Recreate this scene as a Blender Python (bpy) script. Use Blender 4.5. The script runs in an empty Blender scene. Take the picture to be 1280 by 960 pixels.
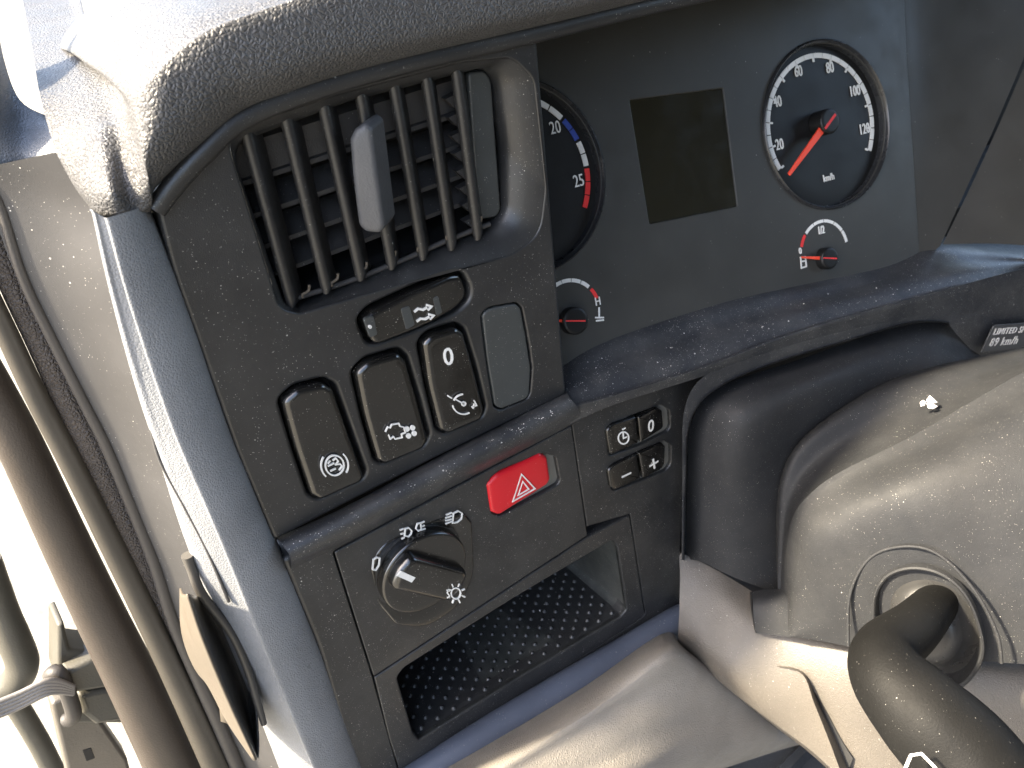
import bpy, math, random
import numpy as np
from mathutils import Vector, Matrix
from mathutils.geometry import tessellate_polygon
random.seed(4)
# ------------------------------------------------------------------ camera
F = 1000.0                                   # focal length in photo pixels (1280 wide)
def nz(v):
    v = np.array(v, float); return v / np.linalg.norm(v)
PX = nz((2005, -930, F)); PD = np.array((180, 1550, F), float); PD = nz(PD - PX * PD.dot(PX)); PN = np.cross(PX, PD)
R = np.array([PX, PN, -PD])                  # camera vector -> world (x right along dash, y into dash, z up)
def ray(px, py): return R @ np.array([(px - 640) / F, (py - 480) / F, 1.0])
CAM = -ray(560, 430) * 0.50
scn = bpy.context.scene
cam_d = bpy.data.cameras.new('camera'); cam = bpy.data.objects.new('camera', cam_d); scn.collection.objects.link(cam)
M = Matrix.Identity(4)
for i in range(3):
    M[i][0] = R[i, 0]; M[i][1] = -R[i, 1]; M[i][2] = -R[i, 2]; M[i][3] = CAM[i]
cam.matrix_world = M
cam_d.sensor_width = 36; cam_d.lens = 36 * F / 1280; cam_d.clip_start = 0.01; cam_d.clip_end = 500
cam_d.dof.use_dof = True; cam_d.dof.focus_distance = 0.52; cam_d.dof.aperture_fstop = 14.0
scn.camera = cam
# ------------------------------------------------------------------ light
SUN = nz((-0.66, 0.16, 0.72))                # direction towards the sun
w = bpy.data.worlds.new('World'); scn.world = w; w.use_nodes = True
nt = w.node_tree; sky = nt.nodes.new('ShaderNodeTexSky'); sky.sky_type = 'NISHITA'; sky.sun_disc = False
sky.sun_elevation = math.asin(SUN[2]); sky.sun_rotation = math.atan2(SUN[0], SUN[1]); sky.dust_density = 4.0; sky.ozone_density = 0.7
bg = nt.nodes['Background']; nt.links.new(sky.outputs[0], bg.inputs[0]); bg.inputs[1].default_value = 0.135
sl = bpy.data.lights.new('sun', 'SUN'); sl.energy = 4.2; sl.angle = math.radians(3.0); sl.color = (1.0, 0.86, 0.64)
so = bpy.data.objects.new('sun', sl); scn.collection.objects.link(so)
so.rotation_euler = Vector(SUN).to_track_quat('Z', 'Y').to_euler(); so.location = (-2, 1, 3)
scn.view_settings.view_transform = 'Standard'; scn.view_settings.look = 'None'
scn.view_settings.exposure = 2.72; scn.view_settings.gamma = 1; scn.view_settings.use_curve_mapping = False
# ------------------------------------------------------------------ mapping helpers
def P(px, py, y=0.0):                        # photo pixel -> world point on the plane at depth y
    r = ray(px, py); return CAM + r * ((y - CAM[1]) / r[1])
def T(px, py, t): return CAM + ray(px, py) * t   # photo pixel -> world point at a distance in front of the lens
def P2(px, py, y=0.0):
    p = P(px, py, y); return (p[0], p[2])
class Frame:                                 # a plane in the world: origin, two axes, outward normal
    def __init__(s, o, ex, ey):
        s.o = np.array(o, float); s.ex = nz(ex); s.ey = np.array(ey, float); s.ey = nz(s.ey - s.ex * s.ey.dot(s.ex)); s.n = np.cross(s.ex, s.ey)
    def w(s, u, v, h=0.0): return s.o + s.ex * u + s.ey * v + s.n * h
    def uv(s, px, py, h=0.0):
        r = ray(px, py); q = s.o + s.n * h; t = s.n.dot(q - CAM) / s.n.dot(r); p = CAM + r * t - s.o
        return (p.dot(s.ex), p.dot(s.ey))
PF = Frame((0, 0, 0), (1, 0, 0), (0, 0, 1))  # front panel plane, outward normal is -y
a_, b_ = math.radians(5), math.radians(22)
NC = np.array([math.sin(a_) * math.cos(b_), math.cos(a_) * math.cos(b_), -math.sin(b_)])
ex_ = nz(np.cross(NC, (0, 0, 1))); ez_ = np.cross(ex_, NC)
r_ = math.radians(-6.2)
CF = Frame(P(690, 260, 0.07), ex_ * math.cos(r_) + ez_ * math.sin(r_), ez_ * math.cos(r_) - ex_ * math.sin(r_))
# ------------------------------------------------------------------ materials
def mat(name, base, rough=0.5, bump=0.0, bscale=900, kind='noise', dust=0.0, dscale=260, spec=0.5, metal=0.0, coat=0.0, var=0.15,
        dcol=(0.62, 0.60, 0.55), film=0.0, bdist=0.0006):
    m = bpy.data.materials.new(name); m.use_nodes = True; t = m.node_tree; N = t.nodes; L = t.links
    b = N['Principled BSDF']; b.inputs['Roughness'].default_value = rough; b.inputs['Metallic'].default_value = metal
    b.inputs['Specular IOR Level'].default_value = spec; b.inputs['Coat Weight'].default_value = coat
    g = N.new('ShaderNodeNewGeometry'); co = g.outputs['Position']
    def noise(sc, det=3.0, ro=0.5):
        n = N.new('ShaderNodeTexNoise'); n.inputs['Scale'].default_value = sc; n.inputs['Detail'].default_value = det
        n.inputs['Roughness'].default_value = ro; L.new(co, n.inputs['Vector']); return n.outputs['Fac']
    def mrange(x, a, b2, c=0.0, d=1.0):
        n = N.new('ShaderNodeMapRange'); n.inputs[1].default_value = a; n.inputs[2].default_value = b2
        n.inputs[3].default_value = c; n.inputs[4].default_value = d; L.new(x, n.inputs[0]); return n.outputs[0]
    def mul(x, y):
        n = N.new('ShaderNodeMath'); n.operation = 'MULTIPLY'; L.new(x, n.inputs[0])
        if isinstance(y, float): n.inputs[1].default_value = y
        else: L.new(y, n.inputs[1])
        return n.outputs[0]
    def mix(f, c1, c2):
        n = N.new('ShaderNodeMix'); n.data_type = 'RGBA'
        if isinstance(f, float): n.inputs[0].default_value = f
        else: L.new(f, n.inputs[0])
        for s, c in ((6, c1), (7, c2)):
            if isinstance(c, tuple): n.inputs[s].default_value = (*c, 1)
            else: L.new(c, n.inputs[s])
        return n.outputs[2]
    lo = tuple(c * (1 - var) for c in base); hi = tuple(min(1, c * (1 + var)) for c in base)
    col = mix(mrange(noise(14, 5, 0.6), 0.3, 0.7), lo, hi)
    L.new(mrange(noise(40, 5, 0.65), 0.3, 0.7, max(0.05, rough - 0.07), min(1, rough + 0.09)), b.inputs['Roughness'])
    if film > 0:                              # thin film of fine dust, in patches
        col = mix(mul(mrange(noise(22, 8, 0.75), 0.42, 0.75), film), col, tuple(c * 0.45 for c in dcol))
    if dust > 0:
        tot = None
        for k, (sc, rad) in enumerate(((dscale, 0.10), (dscale * 2.1, 0.13), (dscale * 4.0, 0.16))):
            v = N.new('ShaderNodeTexVoronoi'); v.inputs['Scale'].default_value = sc; L.new(co, v.inputs['Vector'])
            sep = N.new('ShaderNodeSeparateColor'); L.new(v.outputs['Color'], sep.inputs[0])
            pick = mrange(sep.outputs[0], 1 - dust * (0.16, 0.28, 0.40)[k], 1 - dust * (0.16, 0.28, 0.40)[k] + 0.02)
            rr = N.new('ShaderNodeMath'); rr.operation = 'LESS_THAN'; L.new(v.outputs['Distance'], rr.inputs[0])
            L.new(mrange(sep.outputs[1], 0, 1, rad * 0.4, rad * 1.7), rr.inputs[1])
            s = mul(pick, rr.outputs[0]); s = mul(s, mrange(sep.outputs[2], 0, 1, 0.12, 1.0))
            if tot is None: tot = s
            else:
                mx = N.new('ShaderNodeMath'); mx.operation = 'MAXIMUM'; L.new(tot, mx.inputs[0]); L.new(s, mx.inputs[1]); tot = mx.outputs[0]
        tot = mul(tot, mrange(noise(30, 4, 0.7), 0.38, 0.62, 0.12, 1.0))
        col = mix(tot, col, dcol)
        if kind != 'none2':                   # faint scratches / lint
            n = N.new('ShaderNodeTexNoise'); n.inputs['Scale'].default_value = 70; n.inputs['Detail'].default_value = 1.0; n.inputs['Distortion'].default_value = 2.5
            L.new(co, n.inputs['Vector'])
            a = N.new('ShaderNodeMath'); a.operation = 'COMPARE'; a.inputs[1].default_value = 0.5; a.inputs[2].default_value = 0.0010; L.new(n.outputs['Fac'], a.inputs[0])
            sc2 = mul(a.outputs[0], mrange(noise(55, 2), 0.60, 0.66)); col = mix(mul(sc2, 0.22 * min(1.0, dust)), col, dcol)
    L.new(col, b.inputs['Base Color'])
    if bump > 0:
        bn = N.new('ShaderNodeBump'); bn.inputs['Strength'].default_value = bump; bn.inputs['Distance'].default_value = bdist
        if kind == 'leather':
            v = N.new('ShaderNodeTexVoronoi'); v.feature = 'DISTANCE_TO_EDGE'; v.inputs['Scale'].default_value = bscale
            wn = N.new('ShaderNodeTexNoise'); wn.inputs['Scale'].default_value = bscale * 0.7; wn.inputs['Detail'].default_value = 2; L.new(co, wn.inputs['Vector'])
            va = N.new('ShaderNodeVectorMath'); va.operation = 'SCALE'; va.inputs[3].default_value = 1.1 / bscale; L.new(wn.outputs['Color'], va.inputs[0])
            vb = N.new('ShaderNodeVectorMath'); vb.operation = 'ADD'; L.new(va.outputs[0], vb.inputs[0]); L.new(co, vb.inputs[1]); L.new(vb.outputs[0], v.inputs['Vector'])
            h = mrange(v.outputs['Distance'], 0.0, 0.28)
        elif kind == 'weave':
            wv = N.new('ShaderNodeTexWave'); wv.inputs['Scale'].default_value = bscale; wv.inputs['Distortion'].default_value = 3; L.new(co, wv.inputs['Vector']); h = wv.outputs['Fac']
        else:
            h = noise(bscale, 2.0, 0.6)
        L.new(h, bn.inputs['Height']); L.new(bn.outputs[0], b.inputs['Normal'])
    return m
M_PANEL = mat('black_panel_plastic', (0.0150, 0.0156, 0.0166), 0.38, 0.25, 1500, dust=0.45, dscale=330, film=0.04, spec=0.62)
M_LOWER = mat('black_lower_plastic', (0.0150, 0.0156, 0.0165), 0.41, 0.25, 1500, dust=0.65, dscale=320, film=0.07, spec=0.6)
M_SHELF = mat('dusty_shelf_plastic', (0.022, 0.024, 0.028), 0.38, 0.3, 1200, dust=1.35, dscale=240, film=0.16)
M_PAD = mat('grained_pad_vinyl', (0.054, 0.054, 0.055), 0.44, 0.75, 430, 'leather', bdist=0.0006)
M_TRIM = mat('grey_pillar_plastic', (0.185, 0.193, 0.205), 0.34, 0.40, 620, 'leather', bdist=0.0005, dust=0.15)
M_GREY = mat('smooth_grey_panel', (0.037, 0.0365, 0.0375), 0.5, 0.15, 900, dust=0.25)
M_SWITCH = mat('switch_plastic', (0.004, 0.004, 0.004), 0.20, 0.05, 1200, dust=0.35, dscale=340, film=0.01, spec=1.0)
M_WELL = mat('lit_well_tone', (0.115, 0.112, 0.100), 0.5)  # pale colour stands in for light on the button well walls
M_BLANK = mat('blank_cover_plastic', (0.040, 0.044, 0.044), 0.45, 0.15, 1300, dust=0.5)
M_VENT = mat('vent_slat_plastic', (0.020, 0.0195, 0.019), 0.34, 0.25, 1200, dust=0.25, dscale=340)
M_VENTIN = mat('vent_inner_plastic', (0.045, 0.043, 0.042), 0.5, 0.3, 1000, dust=0.2)
M_KNOBGREY = mat('vent_handle_plastic', (0.070, 0.072, 0.077), 0.40, 0.45, 900, dust=0.1)
M_DEEP = mat('deep_black', (0.008, 0.008, 0.008), 0.7)
M_WHITE = mat('white_print', (0.62, 0.62, 0.60), 0.5)
M_PRINTDIM = mat('print_grey', (0.22, 0.22, 0.21), 0.5)
M_RED = mat('red_button_plastic', (0.50, 0.008, 0.016), 0.34, 0.1, 900, dust=0.25, var=0.06)
M_NEEDLE = mat('orange_needle', (0.75, 0.065, 0.03), 0.4, var=0.03)
M_REDPRINT = mat('red_print', (0.60, 0.03, 0.03), 0.5)
M_BLUEPRINT = mat('blue_print', (0.03, 0.06, 0.30), 0.5)
M_FACE = mat('cluster_face_plastic', (0.036, 0.0355, 0.0325), 0.40, 0.08, 1200, dust=0.05, dscale=150, spec=0.4)
M_DIAL = mat('dial_face_black', (0.009, 0.009, 0.009), 0.42, 0.05, 1200, spec=0.35)
M_SCREEN = mat('screen_glass', (0.013, 0.012, 0.007), 0.16, coat=0.3)
M_RING = mat('dial_ring', (0.020, 0.021, 0.023), 0.26)
M_SHROUD = mat('column_shroud_plastic', (0.0185, 0.0195, 0.0215), 0.62, 0.4, 1100, dust=0.30, dscale=380, film=0.03, spec=0.22)
M_SHROUD2 = mat('lower_shroud_plastic', (0.074, 0.066, 0.056), 0.46, 0.75, 800, dust=0.25, dscale=300)
M_KNEE = mat('knee_panel_plastic', (0.215, 0.200, 0.178), 0.45, 0.45, 500, 'leather', dust=0.1)
M_BAR = mat('lower_bar_sky_tint', (0.075, 0.090, 0.125), 0.36, 0.35, 1000, dust=0.3)  # blue of the sky light is put into the base colour
M_TRAY = mat('tray_rubber', (0.026, 0.027, 0.028), 0.34, 0.3, 900, dust=0.5, film=0.05, spec=0.5)
M_TRAYWALL = mat('tray_wall_plastic', (0.034, 0.037, 0.035), 0.38, 0.2, 900, dust=0.5, film=0.2)
M_SEALBROWN = mat('brown_door_frame', (0.040, 0.032, 0.026), 0.42, 0.4, 700)
M_SEAL = mat('smooth_rubber_seal', (0.034, 0.030, 0.024), 0.48, 0.3, 500)
M_SEALTEX = mat('textured_fabric_seal', (0.070, 0.058, 0.050), 0.6, 0.9, 420, 'leather', bdist=0.0008)
M_SEALDARK = mat('dark_rubber_seal', (0.035, 0.032, 0.030), 0.5, 0.3, 800)
M_FLAP = mat('bent_trim_black', (0.05, 0.047, 0.043), 0.36, 0.2, 900)
M_FLAPOUT = mat('bent_trim_brown', (0.075, 0.063, 0.048), 0.45, 0.2, 900)
M_STALK = mat('stalk_black_rubber', (0.006, 0.006, 0.0058), 0.60, 0.3, 700, dust=0.12, dscale=320, film=0.0, spec=0.14)
M_BOOT = mat('boot_plastic', (0.030, 0.030, 0.030), 0.30, 0.15, 900, dust=0.2)
M_CHROME = mat('latch_metal', (0.12, 0.11, 0.095), 0.40, 0.4, 500, metal=0.4)
M_LATCH = mat('latch_plastic', (0.055, 0.052, 0.042), 0.5, 0.4, 600)
M_STRAP = mat('strap_rubber', (0.13, 0.12, 0.11), 0.35, 0.4, 500)
M_PETAL = mat('dry_petal', (0.72, 0.68, 0.66), 0.6, 0.5, 700)
M_SPECK = mat('crumb', (0.62, 0.60, 0.56), 0.7)
M_LABEL = mat('label_film', (0.055, 0.058, 0.062), 0.35)
M_GROUND = mat('pale_concrete_ground', (0.150, 0.144, 0.124), 0.85, 0.5, 12, bdist=0.02, var=0.4)
M_MAT = mat('floor_mat_rubber', (0.035, 0.038, 0.042), 0.55, 0.6, 300, dust=0.4)
M_WHITEPAINT = mat('white_cab_paint', (0.80, 0.79, 0.74), 0.3, var=0.04)
# ------------------------------------------------------------------ object helpers
def props(o, label=None, cat=None, group=None, kind=None):
    if label: o['label'] = label
    if cat: o['category'] = cat
    if group: o['group'] = group
    if kind: o['kind'] = kind
    return o
def thing(name, loc, label, cat, group=None):
    e = bpy.data.objects.new(name, None); e.empty_display_size = 0.02; e.location = Vector(loc); scn.collection.objects.link(e)
    return props(e, label, cat, group)
def mesh_obj(name, V, Fc, m, parent=None, smooth=True, angle=40, label=None, kind=None):
    V = [Vector(v) for v in V]
    c = sum(V, Vector()) / max(1, len(V))
    me = bpy.data.meshes.new(name); me.from_pydata([v - c for v in V], [], [tuple(f) for f in Fc]); me.validate(); me.update()
    me.materials.append(m)
    if smooth:
        me.polygons.foreach_set('use_smooth', [True] * len(me.polygons)); me.set_sharp_from_angle(angle=math.radians(angle))
    o = bpy.data.objects.new(name, me); scn.collection.objects.link(o)
    if parent is not None:
        o.parent = parent
        pl = parent.location.copy()
        if parent.parent is not None: pl = pl + parent.parent.location
        o.location = c - pl
    else: o.location = c
    return props(o, label=label, kind=kind)
def rpoly(pts, r, n=5):                      # round the corners of a polygon
    pts = [np.array(p, float) for p in pts]; out = []; k = len(pts)
    rs = r if isinstance(r, (list, tuple)) else [r] * k
    for i in range(k):
        p0, p, p1 = pts[i - 1], pts[i], pts[(i + 1) % k]; a = p0 - p; b = p1 - p; la, lb = np.linalg.norm(a), np.linalg.norm(b); a /= la; b /= lb
        ang = math.acos(max(-1, min(1, a.dot(b)))); t = rs[i] / max(1e-6, math.tan(ang / 2)); t = min(t, la * 0.48, lb * 0.48)
        for j in range(n + 1):                # quadratic corner
            s = j / n; q = (p + a * t) * (1 - s) ** 2 + 2 * p * s * (1 - s) + (p + b * t) * s * s; out.append(q)
    return out
def offset(loop, d):                         # d > 0 grows the loop
    k = len(loop); A = sum(loop[i][0] * loop[(i + 1) % k][1] - loop[(i + 1) % k][0] * loop[i][1] for i in range(k)); sg = 1 if A > 0 else -1
    out = []
    for i in range(k):
        p0, p, p1 = loop[i - 1], loop[i], loop[(i + 1) % k]
        e0 = p - p0; e1 = p1 - p; l0 = np.linalg.norm(e0); l1 = np.linalg.norm(e1)
        e0 = e0 / l0 if l0 > 1e-9 else (e1 / max(l1, 1e-9)); e1 = e1 / l1 if l1 > 1e-9 else e0
        n0 = np.array([e0[1], -e0[0]]) * sg; n1 = np.array([e1[1], -e1[0]]) * sg; m = n0 + n1; lm = np.linalg.norm(m)
        m = m / lm if lm > 1e-6 else n0
        out.append(p + m * d / max(0.5, m.dot(n0)))
    return out
def plate(name, fr, outer, holes, h, thick, bev, m, parent=None, label=None, seg=3, kind=None, hbev=None, hmap=None):
    V = []; Fc = []
    caps = []; hb = bev if hbev is None else hbev
    for li, lp in enumerate([outer] + list(holes)):
        lp = [np.array(p, float) for p in lp]; s = -1 if li == 0 else 1; bv = bev if li == 0 else (hb[li - 1] if isinstance(hb, (list, tuple)) else hb)
        rings = []
        for j in range(seg + 1):
            a = j / seg * math.pi / 2
            rings.append((offset(lp, s * bv * (1 - math.sin(a))), h - bv * (1 - math.cos(a))))
        rings.append((lp, h - thick))
        k = len(lp); base = len(V)
        for rg, hh in rings:
            for q in rg: V.append(fr.w(q[0], q[1], hh + (hmap(q[0], q[1]) if hmap else 0)))
        for r in range(len(rings) - 1):
            for i in range(k):
                a, b = base + r * k + i, base + r * k + (i + 1) % k; Fc.append((a, b, b + k, a + k))
        caps.append((rings[0][0], base))
    tri = tessellate_polygon([[Vector((q[0], q[1], 0)) for q in c[0]] for c in caps])
    idx = []
    for c, base in caps: idx += [base + i for i in range(len(c))]
    nside = len(Fc)
    for t in tri: Fc.append(tuple(idx[i] for i in t))
    o = mesh_obj(name, V, Fc, m, parent, label=label, kind=kind, angle=50)
    import bmesh
    bm = bmesh.new(); bm.from_mesh(o.data); bmesh.ops.recalc_face_normals(bm, faces=bm.faces); bm.faces.ensure_lookup_table()
    for f in bm.faces: f.smooth = f.index < nside
    bm.to_mesh(o.data); bm.free()
    return o
def cushion(name, fr, outer, h, depth, bev, m, parent=None, label=None, disp=None, rings=7, seg=4, dvec=None):
    lp = [np.array(p, float) for p in outer]; c = sum(lp) / len(lp); k = len(lp); V = []; Fc = []
    D = disp if disp else (lambda u, v: 0.0)
    L = [(lp, None, -depth)]
    for j in range(seg + 1):
        a = j / seg * math.pi / 2; L.append((offset(lp, -bev * (1 - math.cos(a))), -bev * (1 - math.sin(a)), None))
    last = L[-1][0]
    for r in range(1, rings):
        s = 1 - r / rings; L.append(([c + (q - c) * s for q in last], 0.0, None))
    for rg, dh, fx in L:
        for q in rg:
            if fx is not None and dvec is not None: V.append(fr.w(q[0], q[1], h) + np.array(dvec))
            else: V.append(fr.w(q[0], q[1], (h + fx) if fx is not None else h + dh + D(q[0], q[1])))
    for r in range(len(L) - 1):
        for i in range(k):
            a, b = r * k + i, r * k + (i + 1) % k; Fc.append((a, b, b + k, a + k))
    V.append(fr.w(c[0], c[1], h + D(c[0], c[1]))); z = len(V) - 1; b0 = (len(L) - 1) * k
    for i in range(k): Fc.append((b0 + i, b0 + (i + 1) % k, z))
    return mesh_obj(name, V, Fc, m, parent, label=label, angle=60)
def loft(name, loops, m, parent=None, label=None, cap=False, closed=True, angle=40):
    k = len(loops[0]); V = [p for l in loops for p in l]; Fc = []
    for r in range(len(loops) - 1):
        for i in range(k if closed else k - 1):
            a, b = r * k + i, r * k + (i + 1) % k; Fc.append((a, b, b + k, a + k))
    if cap: Fc.append(tuple(range(k))[::-1]); Fc.append(tuple(range((len(loops) - 1) * k, len(loops) * k)))
    return mesh_obj(name, V, Fc, m, parent, label=label, angle=angle)
def cr(pts, n, closed=False):                # Catmull-Rom through points
    pts = [np.array(p, float) for p in pts]; k = len(pts); out = []
    for i in range(k - 1):
        p0 = pts[max(0, i - 1)]; p1 = pts[i]; p2 = pts[i + 1]; p3 = pts[min(k - 1, i + 2)]
        for j in range(n):
            t = j / n; out.append(0.5 * ((2 * p1) + (-p0 + p2) * t + (2 * p0 - 5 * p1 + 4 * p2 - p3) * t * t + (-p0 + 3 * p1 - 3 * p2 + p3) * t ** 3))
    out.append(pts[-1]); return out
def surf(name, rows, m, parent=None, n=6, label=None, nr=None, thick=0.0, angle=45):
    nr = nr or n
    rr = [cr(r, n) for r in rows]; cols = list(zip(*rr)); cc = [cr(c, nr) for c in cols]; G = list(zip(*cc)); k = len(G[0])
    V = [p for r in G for p in r]; Fc = []
    for i in range(len(G) - 1):
        for j in range(k - 1):
            a = i * k + j; Fc.append((a, a + 1, a + 1 + k, a + k))
    o = mesh_obj(name, V, Fc, m, parent, label=label, angle=angle)
    if thick:
        sd = o.modifiers.new('thickness', 'SOLIDIFY'); sd.thickness = abs(thick); sd.offset = -1 if thick > 0 else 1
    return o
def sweep(name, path, rad, m, parent=None, n=14, smooth=6, label=None, flat=1.0, up=(0, -1, 0)):
    K = [np.array([*p, r], float) for p, r in zip(path, rad if isinstance(rad, (list, tuple)) else [rad] * len(path))]
    K = cr(K, smooth) if smooth > 1 else K
    loops = []
    for i, q in enumerate(K):
        p = q[:3]; t = nz(K[min(len(K) - 1, i + 1)][:3] - K[max(0, i - 1)][:3]); u = np.array(up, float); u = nz(u - t * u.dot(t)); s = np.cross(t, u)
        loops.append([p + (s * math.cos(a) + u * flat * math.sin(a)) * q[3] for a in [2 * math.pi * j / n for j in range(n)]])
    return loft(name, loops, m, parent, label, cap=True, angle=60)
def strokes(name, fr, lines, wd, h, m, parent, pixels=True, th=0.00015, label=None):
    V = []; Fc = []                          # printed lines as thin raised ribbons
    for ln in lines:
        pts = [np.array(fr.uv(*p, h) if pixels else p, float) for p in ln]; closed = np.linalg.norm(pts[0] - pts[-1]) < 1e-7 and len(pts) > 2
        if closed: pts = pts[:-1]
        k = len(pts); b = len(V)
        for i in range(k):
            p = pts[i]; e0 = p - pts[i - 1] if (i or closed) else pts[1] - p; e1 = pts[(i + 1) % k] - p if (i < k - 1 or closed) else p - pts[i - 1]
            e0 = nz(e0); e1 = nz(e1); n0 = np.array([-e0[1], e0[0]]); n1 = np.array([-e1[1], e1[0]]); q = n0 + n1; q = nz(q) if np.linalg.norm(q) > 1e-6 else n0
            q = q / max(0.6, q.dot(n0)) * wd / 2
            for s, hh in ((1, h - 0.001), (1, h + th), (-1, h + th), (-1, h - 0.001)): V.append(fr.w(*(p + q * s), hh))
        for i in range(k if closed else k - 1):
            a = b + 4 * i; c = b + 4 * ((i + 1) % k)
            for j in range(4): Fc.append((a + j, a + (j + 1) % 4, c + (j + 1) % 4, c + j))
        if not closed: Fc.append((b, b + 1, b + 2, b + 3)); Fc.append((b + 4 * k - 1, b + 4 * k - 2, b + 4 * k - 3, b + 4 * k - 4))
    return mesh_obj(name, V, Fc, m, parent, smooth=False, label=label)
def arc(cx, cy, rx, ry, a0, a1, n=14): return [(cx + rx * math.cos(math.radians(a0 + (a1 - a0) * i / n)), cy + ry * math.sin(math.radians(a0 + (a1 - a0) * i / n))) for i in range(n + 1)]
def ring2(cx, cy, rx, ry, n=24):
    a = arc(cx, cy, rx, ry, 0, 360, n); a[-1] = a[0]; return a
def text(name, fr, s, cuv, size, m, parent, h, rot=0.0, sx=0.8, bold=0.0, shear=0.0, al='CENTER'):
    c = bpy.data.curves.new('t', 'FONT'); c.body = s; c.size = size; c.align_x = al; c.space_character = 1.14 if al == 'LEFT' else 1.0; c.align_y = 'CENTER'; c.offset = bold; c.extrude = 0.0004; c.resolution_u = 3; c.shear = shear
    t = bpy.data.objects.new('t', c); scn.collection.objects.link(t); dg = bpy.context.evaluated_depsgraph_get(); dg.update()
    me = bpy.data.meshes.new_from_object(t.evaluated_get(dg)); V = []
    ca, sa = math.cos(rot), math.sin(rot)
    for v in me.vertices:
        x, y = v.co.x * sx, v.co.y; V.append(fr.w(cuv[0] + x * ca - y * sa, cuv[1] + x * sa + y * ca, h + v.co.z))
    Fc = [tuple(p.vertices) for p in me.polygons]; bpy.data.objects.remove(t); bpy.data.meshes.remove(me); bpy.data.curves.remove(c)
    return mesh_obj(name, V, Fc, m, parent, smooth=False)
def pl(fr, pix, h=0.0): return [fr.uv(a, b, h) for a, b in pix]
def disc(name, fr, c, r, h, depth, bev, m, parent=None, label=None, n=64, disp=None, rings=5):
    return cushion(name, fr, [np.array((c[0] + r * math.cos(2 * math.pi * i / n), c[1] + r * math.sin(2 * math.pi * i / n))) for i in range(n)], h, depth, bev, m, parent, label, disp, rings)
def ringsolid(name, fr, c, r0, r1, prof, m, parent=None, n=96, label=None):   # lathe: prof = [(t 0..1 between r0 and r1, height)]
    loops = []
    for t, hh in prof:
        r = r0 + (r1 - r0) * t; loops.append([fr.w(c[0] + r * math.cos(2 * math.pi * i / n), c[1] + r * math.sin(2 * math.pi * i / n), hh) for i in range(n)])
    return loft(name, loops, m, parent, label, angle=50)
# ================================================================== THE SETTING
gz = -1.75
g = mesh_obj('ground', [(-40, -40, gz), (40, -40, gz), (40, 40, gz), (-40, 40, gz)], [(0, 1, 2, 3)], M_GROUND, smooth=False); props(g, kind='structure')
M_LINER = mat('dark_cab_lining', (0.040, 0.041, 0.043), 0.9)
def box(name, a, b, m, parent=None):
    V = [(x, y, z) for x in (a[0], b[0]) for y in (a[1], b[1]) for z in (a[2], b[2])]
    return mesh_obj(name, V, [(0, 1, 3, 2), (4, 6, 7, 5), (0, 4, 5, 1), (2, 3, 7, 6), (0, 2, 6, 4), (1, 5, 7, 3)], m, parent, smooth=False)
for nm, a, b in (('cab_roof', (-.28, -1.7, 1.05), (2.1, .15, 1.15)), ('cab_rear_wall', (-.30, -1.8, -.75), (2.1, -1.7, 1.15)), ('cab_side_wall', (2.1, -1.7, -.75), (2.2, .5, .05)), ('cab_front_wall', (-.05, .62, -.75), (2.1, .68, .10))):
    props(box(nm, a, b, M_LINER), kind='structure')
# ================================================================== CENTRE VENT AND SWITCH PANEL
pan = thing('switch_panel', P(690, 470, 0.0), 'black plastic dashboard panel that frames the air vent and the row of rocker switches', 'dashboard panel')
panel_out = rpoly(pl(PF, [(196, 262), (258, 192), (308, 150), (405, 112), (520, 80), (671, 43), (689, 260), (708, 493), (540, 575), (343, 676), (294, 560), (244, 417), (215, 338)]),
                  [.004, .02, .02, .05, .05, .003, .3, .004, .1, .004, .3, .3, .3])
v_out = pl(PF, [(281, 166), (430, 117), (575, 79), (640, 72), (667, 98), (682, 236), (675, 294), (640, 318), (500, 355), (375, 392), (350, 386), (320, 290)])
v_rad = [.012, .08, .08, .016, .014, .03, .02, .03, .1, .008, .012, .3]
v_out = rpoly(v_out, v_rad)
RK = {  # face outlines of switches in the photo
 'r1': [(353, 503), (372, 487), (404, 480), (417, 488), (436, 540), (456, 596), (452, 604), (401, 627), (390, 620), (370, 560)],
 'r2': [(445, 467), (460, 453), (498, 442), (508, 452), (523, 500), (536, 549), (530, 562), (482, 582), (473, 577), (457, 520)],
 'r3': [(528, 430), (540, 419), (570, 410), (580, 417), (595, 463), (607, 514), (603, 526), (561, 544), (551, 539), (538, 485)],
 'bl': [(603, 393), (612, 386), (645, 380), (651, 386), (659, 425), (664, 461), (661, 497), (626, 511), (619, 507), (610, 450)]}
RR = [.006, .010, .006, .005, .2, .006, .006, .006, .006, .2]
SL = [(449, 397), (460, 385), (520, 357), (563, 342), (578, 342), (587, 360), (586, 374), (572, 388), (520, 411), (467, 429), (459, 425), (451, 408)]
SLR = [.006, .02, .2, .02, .006, .02, .01, .02, .2, .008, .006, .02]
HS = 0.0045
faces = {k: rpoly(pl(PF, v, HS if k != 'bl' else 0.0), RR) for k, v in RK.items()}
def grow_right(loop, d, dr):                # slot is wider on its right side
    c = sum(loop) / len(loop); lp = offset(loop, d)
    return [q + np.array([dr if q[0] > c[0] else 0, 0]) for q in lp]
slots = [grow_right(faces['r1'], .0012, .0021), grow_right(faces['r2'], .0012, .0021), grow_right(faces['r3'], .0012, .0021), offset(faces['bl'], .0013)]
slide_hole = rpoly(pl(PF, SL), SLR)
slots.append(offset(slide_hole, .0012))
plate('panel_plate', PF, panel_out, [v_out] + slots, 0.0, 0.022, 0.0022, M_PANEL, pan, hbev=[.0012, .0022, .0022, .0022, .0012, .0020])
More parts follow.
